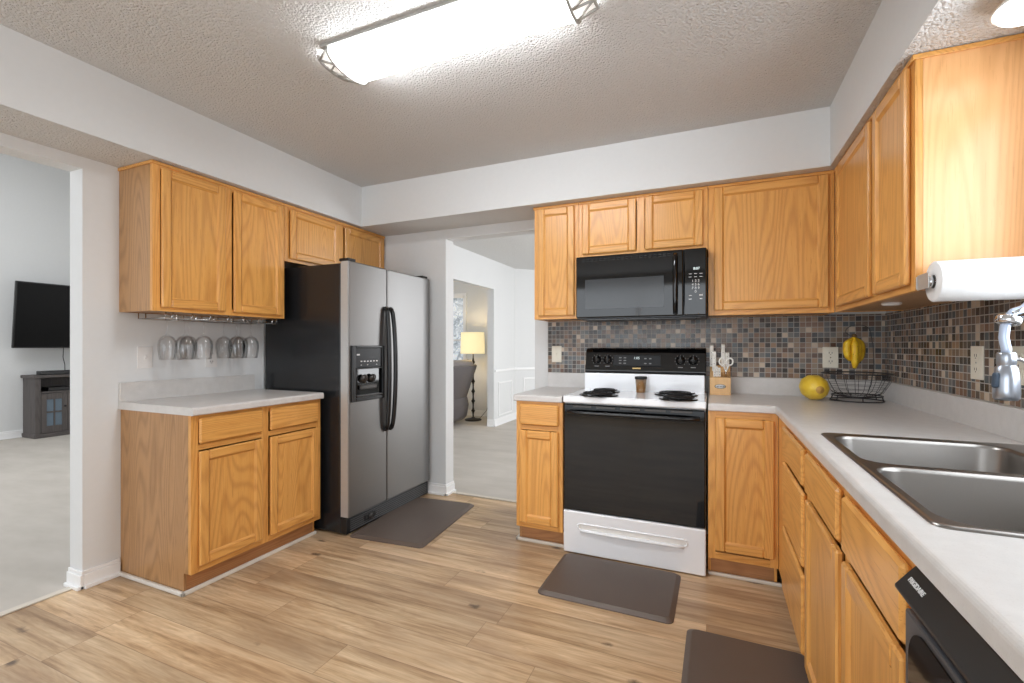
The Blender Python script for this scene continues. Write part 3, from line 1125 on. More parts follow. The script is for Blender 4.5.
# dispenser on the left door
DY0, DY1, DZ0, DZ1 = 2.293, 2.606, 0.850, 1.212
m = MB()
x0 = FX + 0.0005
for a, b, c_, d_ in ((DY0, DY0 + 0.03, DZ0, DZ1), (DY1 - 0.022, DY1, DZ0, DZ1), (DY0 + 0.03, DY1 - 0.022, DZ0, DZ0 + 0.025), (DY0 + 0.03, DY1 - 0.022, DZ1 - 0.015, DZ1), (DY0 + 0.03, DY1 - 0.022, 1.058, 1.068)):
    m.box(x0, x0 + 0.016, a, b, c_, d_, 'black_semi', 0.004)
m.box(x0, x0 + 0.004, DY0 + 0.028, DY1 - 0.02, DZ0 + 0.02, 1.06, 'black_gloss')
dp = m.build('dispenser', disp_parent)
m = MB(); m.box(x0, x0 + 0.010, DY0 + 0.0305, DY1 - 0.0225, 1.0685, DZ1 - 0.0155, 'display', 0.002)
for k in range(6):
    m.box(x0 + 0.010, x0 + 0.011, 2.37 + k * 0.03, 2.385 + k * 0.03, 1.105, 1.113, 'mark_white')
for k in (0, 2, 5):
    m.box(x0 + 0.010, x0 + 0.011, 2.37 + k * 0.03, 2.382 + k * 0.03, 1.083, 1.087, 'mark_white')
m.box(x0 + 0.010, x0 + 0.011, 2.335, 2.362, 1.148, 1.158, 'mark_white')
m.build('control_panel', dp)
for yc in (2.395, 2.475):
    m = MB(); m.lathe([(0.0, 0.0), (0.024, 0.0), (0.03, 0.006), (0.03, 0.018), (0.02, 0.028), (0, 0.03)], (x0 + 0.004, yc, 1.0), 'dark_grey', 16, axis=(1, 0, -0.5)); m.build('spout', dp)
m = MB(); m.box(x0 + 0.004, x0 + 0.020, 2.36, 2.52, 0.925, 0.955, 'dark_grey', 0.006)
m.box(x0 + 0.004, x0 + 0.022, DY0 + 0.035, DY1 - 0.03, 0.88, 0.888, 'dark_grey', 0.002)
m.build('drip_tray', dp)
# base grille
m = MB()
m.box(-2.178, -2.128, FY0, FY1, 0.012, 0.110, 'black_semi', 0.003)
for k in range(6):
    z = 0.026 + k * 0.0135
    m.box(-2.128, -2.122, FY0 + 0.03, FY1 - 0.03, z, z + 0.005, 'louver_grey', 0.001)
m.box(-2.128, -2.116, 2.43, 2.54, 0.045, 0.085, 'black_matte', 0.008)
m.lathe([(0, 0.0), (0.02, 0.0), (0.02, 0.006), (0, 0.008)], (-2.116, 2.485, 0.065), 'dark_grey', 16, axis=(1, 0, 0))
m.build('base_grille', fr)
for yy in (FY0 + 0.05, FY1 - 0.05):
    m = MB(); m.lathe([(0.016, 0), (0.016, 0.012), (0, 0.012)], (-2.2, yy, 0.0), 'black_matte', 12); m.build('foot', fr)
    m = MB(); m.lathe([(0.016, 0), (0.016, 0.012), (0, 0.012)], (-2.8, yy, 0.0), 'black_matte', 12); m.build('foot', fr)

# ------------------------------------------------------------------ range
rg = thing('range', 'white freestanding electric coil range with black glass oven door', 'range', (-0.418, 2.9, 0))
RX0, RX1, RY = -0.806, -0.030, 2.612
m = MB()
m.box(RX0 + 0.003, RX1 - 0.003, RY + 0.03, 3.20, 0.035, 0.876, 'white_enamel', 0.004)
m.box(RX0 + 0.015, RX1 - 0.015, 3.05, 3.195, 0.9, 1.030, 'white_enamel', 0.004)
m.build('body', rg)
m = MB()
m.box(RX0, RX1, RY - 0.004, 3.20, 0.878, 0.920, 'white_enamel', 0.009, 3)
m.build('cooktop', rg)
m = MB()
m.box(RX0 + 0.004, RX1 - 0.004, RY, RY + 0.028, 0.256, 0.872, 'black_gloss', 0.006)
m.box(RX0 + 0.10, RX1 - 0.10, RY - 0.0015, RY + 0.002, 0.33, 0.76, 'black_gloss')
for k in range(5):
    xa = RX0 + 0.06 + k * 0.135
    m.box(xa, xa + 0.11, RY - 0.002, RY + 0.004, 0.853, 0.865, 'dark_grey', 0.001)
od = m.build('oven_door', rg)
m = MB()
hp = []
for i in range(21):
    s_ = i / 20
    hp.append((RX0 + 0.035 + (RX1 - RX0 - 0.07) * s_, RY - 0.010 - 0.032 * min(1, math.sin(PI * s_) * 3.5), 0.828))
m.tube(hp, 0.010, 'black_semi', 10)
m.build('handle', od)
m = MB()
m.box(RX0 + 0.002, RX1 - 0.002, RY, RY + 0.028, 0.007, 0.2515, 'white_enamel', 0.008, 3)
dw_ = m.build('storage_drawer', rg)
# scooped pull: a shallow dished pill with a raised lower lip
m = MB()
px0, px1, pz, pr = -0.700, -0.140, 0.166, 0.017
def pill(off, r_, y):
    pts = []
    for i in range(13):
        th = PI / 2 + PI * i / 12
        pts.append((px0 + r_ * math.cos(th), y, pz + off + r_ * math.sin(th)))
    for i in range(13):
        th = -PI / 2 + PI * i / 12
        pts.append((px1 + r_ * math.cos(th), y, pz + off + r_ * math.sin(th)))
    return pts
m.tube([(x, y, z - 0.006 * math.sin(PI * (x - px0) / (px1 - px0)) if z < pz else z) for x, y, z in pill(0, pr, RY - 0.001)], 0.0045, 'white_enamel', 8, closed=True)
m.prism(pill(0, pr, RY - 0.0003), (0, -0.0006, 0), 'white_metal')
lip = [(px0 + (px1 - px0) * i / 16, RY - 0.004 - 0.008 * math.sin(PI * i / 16), pz - pr - 0.004) for i in range(17)]
m.tube(lip, 0.009, 'white_enamel', 10)
m.build('drawer_pull', dw_)
for xx in (RX0 + 0.06, RX1 - 0.06):
    for yy in (RY + 0.08, 3.12):
        m = MB(); m.lathe([(0.018, 0), (0.018, 0.03), (0.01, 0.036), (0, 0.036)], (xx, yy, 0), 'black_matte', 12); m.build('foot', rg)
# coil burners, each with a drip pan
for cx, cy, cr in ((-0.625, 2.925, 0.080), (-0.615, 2.700, 0.100), (-0.200, 2.900, 0.108), (-0.172, 2.660, 0.086)):
    m = MB()
    pts = []
    n_t = 4
    for i in range(n_t * 24 + 1):
        s_ = i / (n_t * 24)
        r2 = 0.018 + (cr - 0.024) * s_
        th = 2 * PI * n_t * s_
        pts.append((cx + r2 * math.cos(th), cy + r2 * math.sin(th), 0.9335))
    m.tube(pts, 0.0048, 'coil_metal', 8)
    b_ = m.build('coil_burner', rg)
    m = MB()
    m.lathe([(0, 0.9215), (cr * 0.5, 0.922), (cr, 0.924), (cr + 0.008, 0.928), (cr + 0.014, 0.9245), (cr + 0.014, 0.9205)], (cx, cy, 0), 'black_gloss', 36)
    for k in range(3):
        a_ = k * 2 * PI / 3
        m.box(-0.002, 0.002, 0.01, cr, 0.924, 0.930, 'dark_grey', 0, 2, Matrix.Translation((cx, cy, 0)) @ Matrix.Rotation(a_, 4, 'Z'))
    tag(m.build('drip_pan', b_), 'shallow black drip pan')
# backguard
bgx0, bgx1 = -0.790, -0.037
m = MB()
prof = [(3.070, 1.028), (3.062, 1.045), (3.085, 1.165), (3.10, 1.188), (3.125, 1.196), (3.195, 1.196), (3.195, 1.028)]
m.prism([(bgx0, y, z) for y, z in prof], (bgx1 - bgx0, 0, 0), 'black_gloss', 0.004)
bg = m.build('backguard', rg)
sl = Vector((0, 0.023, 0.12)).normalized()            # up the sloped face
nf = Vector((0, -0.12, 0.023)).normalized()
fp = lambda x, s_: Vector((x, 3.062, 1.045)) + sl * s_
basis = Matrix((Vector((1, 0, 0)), -nf, sl)).transposed().to_4x4()
def on_face(x, s_, out=0.0):
    mm = basis.copy(); mm.translation = fp(x, s_) + nf * out
    return mm
m = MB(); m.box(-0.15, 0.15, -0.003, 0.003, -0.036, 0.036, 'display', 0.003, 2, on_face(-0.452, 0.070, 0.001))
m.build('clock_panel', bg)
m = MB()
for dx in (-0.105, -0.075):
    for dz in (-0.018, 0.0, 0.018):
        m.box(dx - 0.008, dx + 0.008, -0.001, 0.001, dz - 0.003, dz + 0.003, 'mark_grey', 0, 2, on_face(-0.452, 0.070, 0.005))
for dx in (0.055, 0.085):
    for dz in (-0.018, 0.014):
        m.box(dx - 0.007, dx + 0.007, -0.001, 0.001, dz - 0.0035, dz + 0.0035, 'mark_grey', 0, 2, on_face(-0.452, 0.070, 0.005))
m.build('panel_lettering', bg)
text('1:05', 'clock_lettering', bg, fp(-0.452, 0.086) + nf * 0.0055, (1, 0, 0), sl, 0.022, 'clock_digits', 0.0)
m = MB(); m.box(-0.026, 0.026, -0.001, 0.001, -0.0045, 0.0045, 'gold_mark', 0.0008, 2, on_face(-0.452, 0.020, 0.0015)); m.build('maker_badge', bg)
for kx in (-0.712, -0.640, -0.185, -0.110):
    m = MB()
    m.lathe([(0.027, 0.0), (0.027, 0.004), (0.021, 0.008), (0.019, 0.016), (0, 0.016)], fp(kx, 0.075) + nf * 0.001, 'black_gloss', 24, axis=nf)
    m.box(-0.0045, 0.0045, -0.014, 0.012, -0.022, 0.022, 'black_semi', 0.003, 2, on_face(kx, 0.075, 0.016))
    m.box(-0.001, 0.001, -0.0006, 0.0006, 0.003, 0.020, 'mark_grey', 0, 2, on_face(kx, 0.075, 0.0303))
    kb = m.build('knob', bg)
    m = MB()
    for j in range(9):
        th = -0.75 * PI + 1.5 * PI * j / 8
        m.box(-0.0012, 0.0012, -0.0006, 0.0006, -0.003, 0.003, 'mark_grey', 0, 2,
              on_face(kx + 0.033 * math.sin(th), 0.075 + 0.033 * math.cos(th), 0.0012))
    m.box(-0.014, 0.014, -0.0006, 0.0006, -0.003, 0.003, 'mark_grey', 0, 2, on_face(kx, 0.031, 0.0012))
    m.build('dial_markings', bg)

# ------------------------------------------------------------------ microwave
mw = thing('microwave', 'black over-the-range microwave mounted under the short cabinet', 'microwave', (-0.414, 3.04, 1.375))
WX0, WX1, WY = -0.797, -0.032, 2.860
m = MB(); m.box(WX0, WX1, WY + 0.026, 3.222, 1.379, 1.7755, 'black_semi', 0.003)
m.box(WX0 + 0.03, WX1 - 0.03, WY + 0.04, 3.15, 1.3745, 1.379, 'dark_grey')
m.build('body', mw)
m = MB()
m.box(WX0, -0.157, WY, WY + 0.025, 1.387, 1.772, 'black_gloss', 0.006)
md = m.build('door', mw)
m = MB(); m.box(-0.738, -0.265, WY - 0.0015, WY - 0.0002, 1.440, 1.625, 'window_mesh', 0.0004); tag(m.build('door_window', md), 'dark glass viewing window')
m = MB()
hp, rad = [], []
for i in range(17):
    s_ = i / 16
    hp.append((-0.200, WY - 0.012 - 0.026 * math.sin(PI * s_) ** 0.6, 1.40 + 0.345 * s_))
m.tube(hp, 0.013, 'black_gloss', 12)
m.build('handle', md)
m = MB()
for k in range(22):
    xa = WX0 + 0.04 + k * 0.027
    m.box(xa, xa + 0.018, WY - 0.0012, WY + 0.001, 1.738, 1.742, 'black_matte')
    m.box(xa, xa + 0.018, WY - 0.0012, WY + 0.001, 1.750, 1.754, 'black_matte')
m.build('vent', md)
m = MB(); m.box(-0.154, WX1, WY, WY + 0.025, 1.387, 1.772, 'black_gloss', 0.006)
cp = m.build('control_panel', mw)
text('8:07', 'clock_lettering', cp, (-0.085, WY - 0.0006, 1.655), (1, 0, 0), (0, 0, 1), 0.020, 'clock_digits', 0.0004)
m = MB()
for rr in range(2):
    for k in range(3):
        m.box(-0.127 + k * 0.029, -0.112 + k * 0.029, WY - 0.0008, WY + 0.001, 1.624 - rr * 0.018, 1.627 - rr * 0.018, 'mark_white')
for k in (0, 2):
    m.box(-0.126 + k * 0.029, -0.113 + k * 0.029, WY - 0.0008, WY + 0.001, 1.478, 1.483, 'mark_white')
m.box(-0.126, -0.110, WY - 0.0008, WY + 0.001, 1.499, 1.503, 'mark_white')
m.box(-0.070, -0.052, WY - 0.0008, WY + 0.001, 1.499, 1.505, 'mark_white')
m.build('key_lettering', cp)
text('1 2 3\n4 5 6\n7 8 9\n0', 'digit_lettering', cp, (-0.090, WY - 0.0006, 1.553), (1, 0, 0), (0, 0, 1), 0.0205, 'mark_white')
m = MB(); m.box(WX0 + 0.06, WX1 - 0.05, WY + 0.005, WY + 0.03, 1.366, 1.3785, 'black_semi', 0.004); m.build('bottom_lip', mw)

# ------------------------------------------------------------------ dishwasher
dwx = thing('dishwasher', 'black under-counter dishwasher beside the sink cabinet', 'dishwasher', (0.58, 0.61, 0))
DY0_, DY1_ = 0.312, 0.917
m = MB(); m.box(0.3205, 0.868, DY0_, DY1_, 0.10, 0.868, 'black_matte'); m.box(0.345, 0.80, DY0_, DY1_, 0.0, 0.0995, 'black_matte'); m.build('body', dwx)
m = MB()
m.prism([(0.320, DY0_, 0.867), (0.291, DY0_, 0.867), (0.265, DY0_, 0.834), (0.265, DY0_, 0.829), (0.320, DY0_, 0.800)], (0, DY1_ - DY0_, 0), 'black_semi', 0.0015)
cpn = m.build('control_panel', dwx)
ys = Vector((0.026, 0, 0.033)).normalized()
text('FRIGIDAIRE', 'brand_lettering', cpn, (0.279 - 0.0009, 0.872, 0.8518 + 0.0007), (0, -1, 0), ys, 0.0105, 'mark_white', 0.0003)
m = MB()
m.box(0.278, 0.320, DY0_, DY1_, 0.115, 0.800, 'grey_panel', 0.004)
ddr = m.build('door', dwx)
m = MB()
pts = []
for i in range(9):
    th = PI / 2 + PI / 2 * i / 8
    pts.append((0.2775, DY1_ - 0.075 - 0.05 * math.cos(th) - 0.0, 0.735 + 0.055 * math.sin(th)))
q = [(0.2775, DY0_ + 0.03, 0.735), (0.2775, DY0_ + 0.03, 0.79)]
m.prism([(x, y, z) for x, y, z in pts] + [(0.2775, DY1_ - 0.025, 0.30), (0.2775, DY0_ + 0.03, 0.30), (0.2775, DY0_ + 0.03, 0.79)], (-0.003, 0, 0), 'black_gloss')
m.build('inset_panel', ddr)

# ------------------------------------------------------------------ ceiling light over the kitchen
cl = thing('ceiling_light', 'long wraparound kitchen ceiling light with lattice end caps', 'ceiling light', (-0.96, 1.60, ZC))
LX0, LX1, LYC, HW, DR = -1.455, -0.470, 1.577, 0.117, 0.052
def belly(x, hw=HW, dr=DR, n=14, zt=ZC - 0.016):
    return [(x, LYC - hw * math.cos(PI * i / n), zt - dr * math.sin(PI * i / n) ** 0.8) for i in range(n + 1)]
m = MB(); m.box(-1.500, -0.425, LYC - 0.130, LYC + 0.130, ZC - 0.015, ZC - 0.0005, 'cap_metal', 0.003)
m.build('tray', cl)
m = MB(); m.prism(belly(LX0), (LX1 - LX0, 0, 0), 'diffuser_glow'); m.build('diffuser', cl)
for s_, xa, xb in ((-1, LX0, -1.545), (1, LX1, -0.380)):
    m = MB()
    A, B = belly(xa + s_ * 0.012, HW + 0.006, DR + 0.006), belly(xb, HW * 0.80, DR * 0.55)
    inner0, inner1 = belly(xa + s_ * 0.003, HW - 0.006, DR - 0.006), belly(xb - s_ * 0.006, HW * 0.74, DR * 0.45)
    for i in range(14):
        m.poly([inner0[i], inner0[i + 1], inner1[i + 1], inner1[i]], 'cap_glow')
    m.poly(inner1, 'cap_glow')
    m.build('end_diffuser', cl)
    m = MB()
    m.tube(A, 0.006, 'cap_metal', 6)
    m.tube(B, 0.006, 'cap_metal', 6)
    zig = [A[0], B[2], A[4], B[6], A[7], B[8], A[10], B[12], A[14]]
    for p_, q_ in zip(zig, zig[1:]):
        m.tube([p_, q_], 0.005, 'cap_metal', 6)
    tag(m.build('end_cap', cl), 'grey metal lattice end cap')

# sink light: small dish fixture under the soffit
sl_ = thing('ceiling_light', 'small white dish light under the soffit by the right wall cabinet', 'ceiling light', (0.775, 1.62, ZS))
m = MB(); m.lathe([(0.0, 0.0), (0.05, 0.0), (0.052, -0.015), (0.06, -0.020), (0.088, -0.052), (0.090, -0.056), (0.086, -0.056), (0.058, -0.024), (0, -0.024)], (0.775, 1.64, ZS - 0.0005), 'white_metal', 36); m.build('shade', sl_)
m = MB(); m.lathe([(0.084, -0.054), (0.080, -0.064), (0.05, -0.074), (0, -0.078)], (0.775, 1.64, ZS - 0.0005), 'lamp_glow', 36); m.build('lens', sl_)

# puck light under the corner cabinet
pk = MB(); pk.lathe([(0.0, 0.0), (0.034, 0.0), (0.034, -0.008), (0.028, -0.012), (0, -0.012)], (0.690, 2.42, 1.3925), 'plate_white', 24)
tag(pk.build('puck_light', None, (0.690, 2.42, 1.389)), 'small round puck light fixed under the right wall cabinet', 'light')

# ------------------------------------------------------------------ paper towel
pt = thing('paper_towel_roll', 'white paper towel roll on the end of the right wall cabinet', 'paper towel', (0.76, 1.815, 1.412))
RCY, RCZ = 1.818, 1.408
m = MB()
m.lathe([(0.021, 0.0), (0.060, 0.0), (0.062, 0.002), (0.062, 0.268), (0.060, 0.27), (0.021, 0.27)], (0.621, RCY, RCZ), 'paper', 48, axis=(1, 0, 0))
m.build('paper', pt)
m = MB(); m.lathe([(0.0205, 0.001), (0.0205, 0.269), (0.019, 0.269), (0.019, 0.001), (0.0205, 0.001)], (0.621, RCY, RCZ), 'paper_core', 24, axis=(1, 0, 0)); m.build('core', pt)
hd = thing('towel_holder', 'chrome wall bracket holding the paper towel roll', 'towel holder', (0.61, 1.87, 1.41))
m = MB()
m.box(0.601, 0.890, 1.8835, 1.8875, 1.392, 1.432, 'silver_paint', 0.0015)
m.box(0.603, 0.606, 1.800, 1.8835, 1.388, 1.436, 'silver_paint', 0.001)
m.box(0.897 - 0.012, 0.897 - 0.009, 1.800, 1.8835, 1.388, 1.436, 'silver_paint', 0.001)
m.build('bracket', hd)
m = MB(); m.tube([(0.606, RCY, RCZ), (0.885, RCY, RCZ)], 0.006, 'chrome', 10)
m.lathe([(0.0, 0.0), (0.018, 0.0), (0.018, 0.012), (0, 0.014)], (0.6065, RCY, RCZ), 'chrome', 20, axis=(1, 0, 0))
m.build('rod', hd)


# ------------------------------------------------------------------ outlets and switches
def plate(name, label, cat, c, n, key, kind, w_=0.074, h_=0.118):
    """wall plate centred at c facing n; kind 'outlet' or 'switch'"""
    n = Vector(n)
    x = Vector((0, 0, 1)).cross(n)
    B = Matrix((x, n, Vector((0, 0, 1)))).transposed().to_4x4()
    B.translation = Vector(c)
    root = thing(name, label, cat, c)
    m = MB(); m.box(-w_ / 2, w_ / 2, 0, 0.005, -h_ / 2, h_ / 2, key, 0.002, 2, B)
    m.box(-0.003, 0.003, 0.005, 0.006, -0.003, 0.003, 'rack_wire', 0.001, 2, B)
    m.build('cover_plate', root)
    if kind == 'outlet':
        for s_ in (-1, 1):
            m = MB(); m.box(-0.017, 0.017, 0.005, 0.007, s_ * 0.025 - 0.014, s_ * 0.025 + 0.014, key, 0.004, 2, B)
            for xx in (-0.007, 0.007):
                m.box(xx - 0.0016, xx + 0.0016, 0.0071, 0.0075, s_ * 0.025 - 0.003, s_ * 0.025 + 0.007, 'slot_dark', 0, 2, B)
            m.box(-0.0025, 0.0025, 0.0071, 0.0075, s_ * 0.025 - 0.010, s_ * 0.025 - 0.006, 'slot_dark', 0, 2, B)
            m.build('socket', root)
    else:
        m = MB(); m.box(-0.006, 0.006, 0.005, 0.008, -0.013, 0.013, key, 0.001, 2, B)
        m.box(-0.004, 0.004, 0.008, 0.017, -0.001, 0.009, key, 0.002, 2, B)
        m.build('toggle', root)
    return root


plate('light_switch', 'white single light switch on the wall beside the wine glasses', 'switch', (XL, 1.543, 1.146), (1, 0, 0), 'plate_white', 'switch')
plate('wall_outlet', 'white outlet on the plain wall behind the hanging wine glasses', 'outlet', (XL, 1.912, 1.136), (1, 0, 0), 'plate_white', 'outlet')
plate('light_switch', 'ivory switch plate on the mosaic left of the range', 'switch', (-1.042, YB - 0.006, 1.150), (0, -1, 0), 'plate_ivory', 'switch')
plate('wall_outlet', 'ivory outlet on the mosaic behind the yellow squash and bananas', 'outlet', (0.631, YB - 0.006, 1.143), (0, -1, 0), 'plate_ivory', 'outlet', 0.078, 0.122)
plate('wall_outlet', 'ivory outlet on the right mosaic wall between fruit basket and faucet', 'outlet', (XR - 0.006, 2.228, 1.149), (-1, 0, 0), 'plate_ivory', 'outlet', 0.085, 0.122)
plate('wall_outlet', 'ivory outlet on the right mosaic wall directly behind the faucet', 'outlet', (XR - 0.006, 1.972, 1.149), (-1, 0, 0), 'plate_ivory', 'outlet', 0.08, 0.122)
plate('wall_outlet', 'white outlet low on the living room wall beside the floor lamp', 'outlet', (-3.42, 7.1, 0.44), (0, -1, 0), 'plate_white', 'outlet')

# ------------------------------------------------------------------ wine glasses and their rack
rk = thing('wine_glass_rack', 'chrome wire stemware rack fixed under the left wall cabinet', 'glass rack', (-2.74, 1.82, 1.389))
m = MB()
zr = 1.3575
m.tube([(-2.62, 1.50, zr), (-2.62, 2.17, zr)], 0.0026, 'rack_wire', 6)
m.tube([(-2.86, 1.50, zr), (-2.86, 2.17, zr)], 0.0026, 'rack_wire', 6)
slots = [1.59, 1.69, 1.79, 1.89, 1.99, 2.09]
for k, y in enumerate([1.50, 1.535, 1.635, 1.735, 1.84, 1.94, 2.04, 2.14, 2.17]):
    m.tube([(-2.62, y, 1.3875), (-2.62, y, zr), (-2.86, y, zr), (-2.86, y, 1.3875)], 0.0028, 'rack_wire', 6)
for k, y in enumerate([1.535, 1.635, 1.735, 1.84, 1.94, 2.04, 2.14]):
    m.tube([(-2.612, y - 0.012, 1.380), (-2.612, y - 0.012, 1.352), (-2.612, y + 0.012, 1.352), (-2.612, y + 0.012, 1.380)], 0.0024, 'rack_wire', 6)
m.build('wire_frame', rk)

gprof_out = [(0.0, 0.0), (0.034, 0.001), (0.035, 0.003), (0.012, 0.007), (0.0045, 0.016), (0.0036, 0.05), (0.0042, 0.088), (0.010, 0.096),
             (0.030, 0.108), (0.042, 0.128), (0.046, 0.152), (0.0445, 0.182), (0.040, 0.212), (0.0376, 0.2335)]
gprof_in = [(0.0368, 0.2335), (0.039, 0.212), (0.0435, 0.182), (0.045, 0.152), (0.041, 0.129), (0.029, 0.1095), (0.009, 0.100), (0.0, 0.099)]
def glass(x, y, label):
    m = MB()
    m.lathe(gprof_out + gprof_in, (x, y, 1.3670), 'clear_glass', 28, axis=(0, 0, -1))
    o = m.build('wine_glass', None, (x, y, 1.3670))
    return tag(o, label, 'wine glass', 'wine glasses hanging upside down from the rack')
g0 = glass(-2.68, 1.633, 'wine glass in the front row of the rack, the one nearest the light switch')
def gl(x, y, label):
    c = g0.copy(); C.objects.link(c); c.location = (x, y, 1.3670); c['label'] = label
gl(-2.68, 1.735, 'wine glass in the front row of the rack, in front of the white outlet')
gl(-2.68, 1.936, 'wine glass in the front row of the rack, second from the refrigerator')
gl(-2.68, 2.030, 'wine glass in the front row of the rack, nearest the black refrigerator side')
gl(-2.79, 1.605, 'wine glass in the rear row of the rack, nearest the light switch')
gl(-2.79, 1.718, 'wine glass in the rear row of the rack, second from the light switch')
gl(-2.79, 1.930, 'wine glass in the rear row of the rack, second from the refrigerator')
gl(-2.79, 2.040, 'wine glass in the rear row of the rack, closest to the refrigerator')

# ------------------------------------------------------------------ floor mats
def mat(name, label, cx, cy, sx, sy, rot):
    tb = MB()
    bm = tb.bm
    tb.mi('mat_vinyl')
    prev = None
    for ins, z, r_ in ((0.0, 0.0, 0.03), (0.0, 0.004, 0.03), (0.018, 0.016, 0.025), (0.022, 0.0175, 0.022)):
        vs = [bm.verts.new(p) for p in rrect(-sx / 2 + ins, sx / 2 - ins, -sy / 2 + ins, sy / 2 - ins, r_, z, 5)]
        if prev:
            for i in range(len(vs)):
                f = bm.faces.new((prev[i], prev[(i + 1) % len(vs)], vs[(i + 1) % len(vs)], vs[i]))
        prev = vs
    bm.faces.new(prev)
    bmesh.ops.recalc_face_normals(bm, faces=bm.faces[:])
    o = tb.build(name)
    o.location = (cx, cy, 0.0005)
    o.rotation_euler = (0, 0, rot)
    return tag(o, label, 'mat', 'brown anti-fatigue floor mats')


mat('floor_mat', 'brown cushioned mat on the floor in front of the refrigerator', -1.885, 2.695, 0.53, 0.80, 0.08)
mat('floor_mat', 'brown cushioned mat on the floor in front of the white range', -0.472, 2.358, 0.635, 0.478, -0.01)
mat('floor_mat', 'brown cushioned mat on the floor along the sink cabinets', 0.116, 1.735, 0.44, 0.76, -0.01)

# ------------------------------------------------------------------ counter things
# knife block
kb = thing('knife_block', 'light wooden knife block with an oval badge beside the range', 'knife block', (0.042, 3.10, 0.914))
m = MB()
kx0, kx1 = -0.016, 0.099
m.prism([(kx0, 3.055, 0.9145), (kx0, 3.175, 0.9145), (kx0, 3.190, 1.075), (kx0, 3.150, 1.090), (kx0, 3.100, 1.020), (kx0, 3.055, 1.020)], (kx1 - kx0, 0, 0), 'block_wood', 0.002)
m.build('block', kb)
m = MB(); m.lathe([(0.0, 0.0), (0.028, 0.0), (0.028, 0.0015), (0, 0.0015)], (0, 0, 0), 'mark_white', 28, axis=(0, -1, 0))
m.lathe([(0.0275, 0.0), (0.031, 0.0), (0.031, 0.0022), (0.0275, 0.0022), (0.0275, 0.0)], (0, 0, 0), 'dark_grey', 28, axis=(0, -1, 0))
for k in range(5):
    m.box(-0.018 + k * 0.008, -0.013 + k * 0.008, -0.0022, -0.0015, -0.008, 0.008, 'dark_grey')
m.bm.transform(Matrix.Translation((0.0415, 3.0545, 0.966)) @ Matrix.Diagonal((1, 1, 0.42, 1)))
tag(m.build('badge', kb), 'oval badge with a dark rim')
up = Vector((0, -0.30, 1)).normalized()
def knife(x, y, z, L, label, w_=0.024, twist=0):
    o = thing('knife', label, 'knife', (x, y, z), 'white-handled knives in the block')
    m = MB()
    P = Vector((x, y, z))
    x_ = Vector((1, 0, 0)); n_ = x_.cross(up)
    B = Matrix((x_, -n_, up)).transposed().to_4x4(); B.translation = P
    m.box(-w_ / 2 * 0.95, w_ / 2 * 0.95, -w_ / 2, w_ / 2, 0.012, L * 0.86, 'plastic_white', 0.004, 3, B)
    m.box(-w_ / 2 * 0.95, w_ / 2 * 0.95, -w_ * 0.75, w_ / 2, L * 0.82, L, 'plastic_white', 0.005, 3, B)
    for k in range(3):
        m.lathe([(0, 0), (0.0026, 0), (0.0026, 0.001), (0, 0.001)], P + up * (0.025 + k * L * 0.25) - Vector((0, w_ / 2 + 0.0002, 0)), 'rack_wire', 8, axis=(0, -1, 0))
    m.build('handle', o)
    m = MB(); m.box(-0.001, 0.001, -0.006, 0.006, -0.03, 0.013, 'chrome', 0, 2, B); m.build('blade', o)
    return o
knife(-0.006, 3.150, 1.072, 0.152, 'tall white-handled knife at the range side of the block, rear')
knife(0.008, 3.125, 1.045, 0.138, 'white-handled knife in front of the tall one at the range side of the block')
knife(0.058, 3.152, 1.072, 0.154, 'tall white-handled knife behind the scissors, towards the block middle')
knife(0.082, 3.150, 1.070, 0.105, 'shorter white-handled knife behind the scissors at the outer edge of the block')
knife(0.010, 3.085, 1.012, 0.062, 'small white steak knife low in the block, nearest the range', 0.014)
knife(0.024, 3.085, 1.012, 0.078, 'small white steak knife low in the block, second from the range', 0.014)
knife(0.038, 3.088, 1.012, 0.070, 'small white steak knife low in the block, third from the range', 0.014)
sc_ = thing('scissors', 'white-handled kitchen scissors standing in the knife block', 'scissors', (0.074, 3.10, 1.03))
m = MB()
for s_ in (-1, 1):
    lp = []
    for i in range(20):
        th = 2 * PI * i / 20
        lp.append(Vector((0.074 + s_ * 0.021 + 0.0165 * math.cos(th), 3.092 - 0.012, 1.115 + 0.021 * math.sin(th))))
    m.tube([tuple(p_) for p_ in lp], 0.0048, 'plastic_white', 8, closed=True)
    m.tube([(0.074 + s_ * 0.014, 3.081, 1.096), (0.074 + s_ * 0.004, 3.088, 1.062)], 0.005, 'plastic_white', 8)
m.build('handle', sc_)
m = MB(); m.tube([(0.074, 3.088, 1.064), (0.074, 3.10, 1.012)], 0.004, 'chrome', 6); m.build('blade', sc_)
# small steak-knife wood slots (orange handles)
for i in range(4):
    x = 0.052 + i * 0.0125
    m = MB(); m.box(x - 0.004, x + 0.004, 3.088, 3.100, 1.0215, 1.050 + 0.003 * (i % 2), 'cork_brown', 0.002)
    tag(m.build('steak_knife', None, (x, 3.094, 1.02)), 'brown-handled steak knife in the lower row of the block', 'knife', 'brown-handled steak knives in the block')

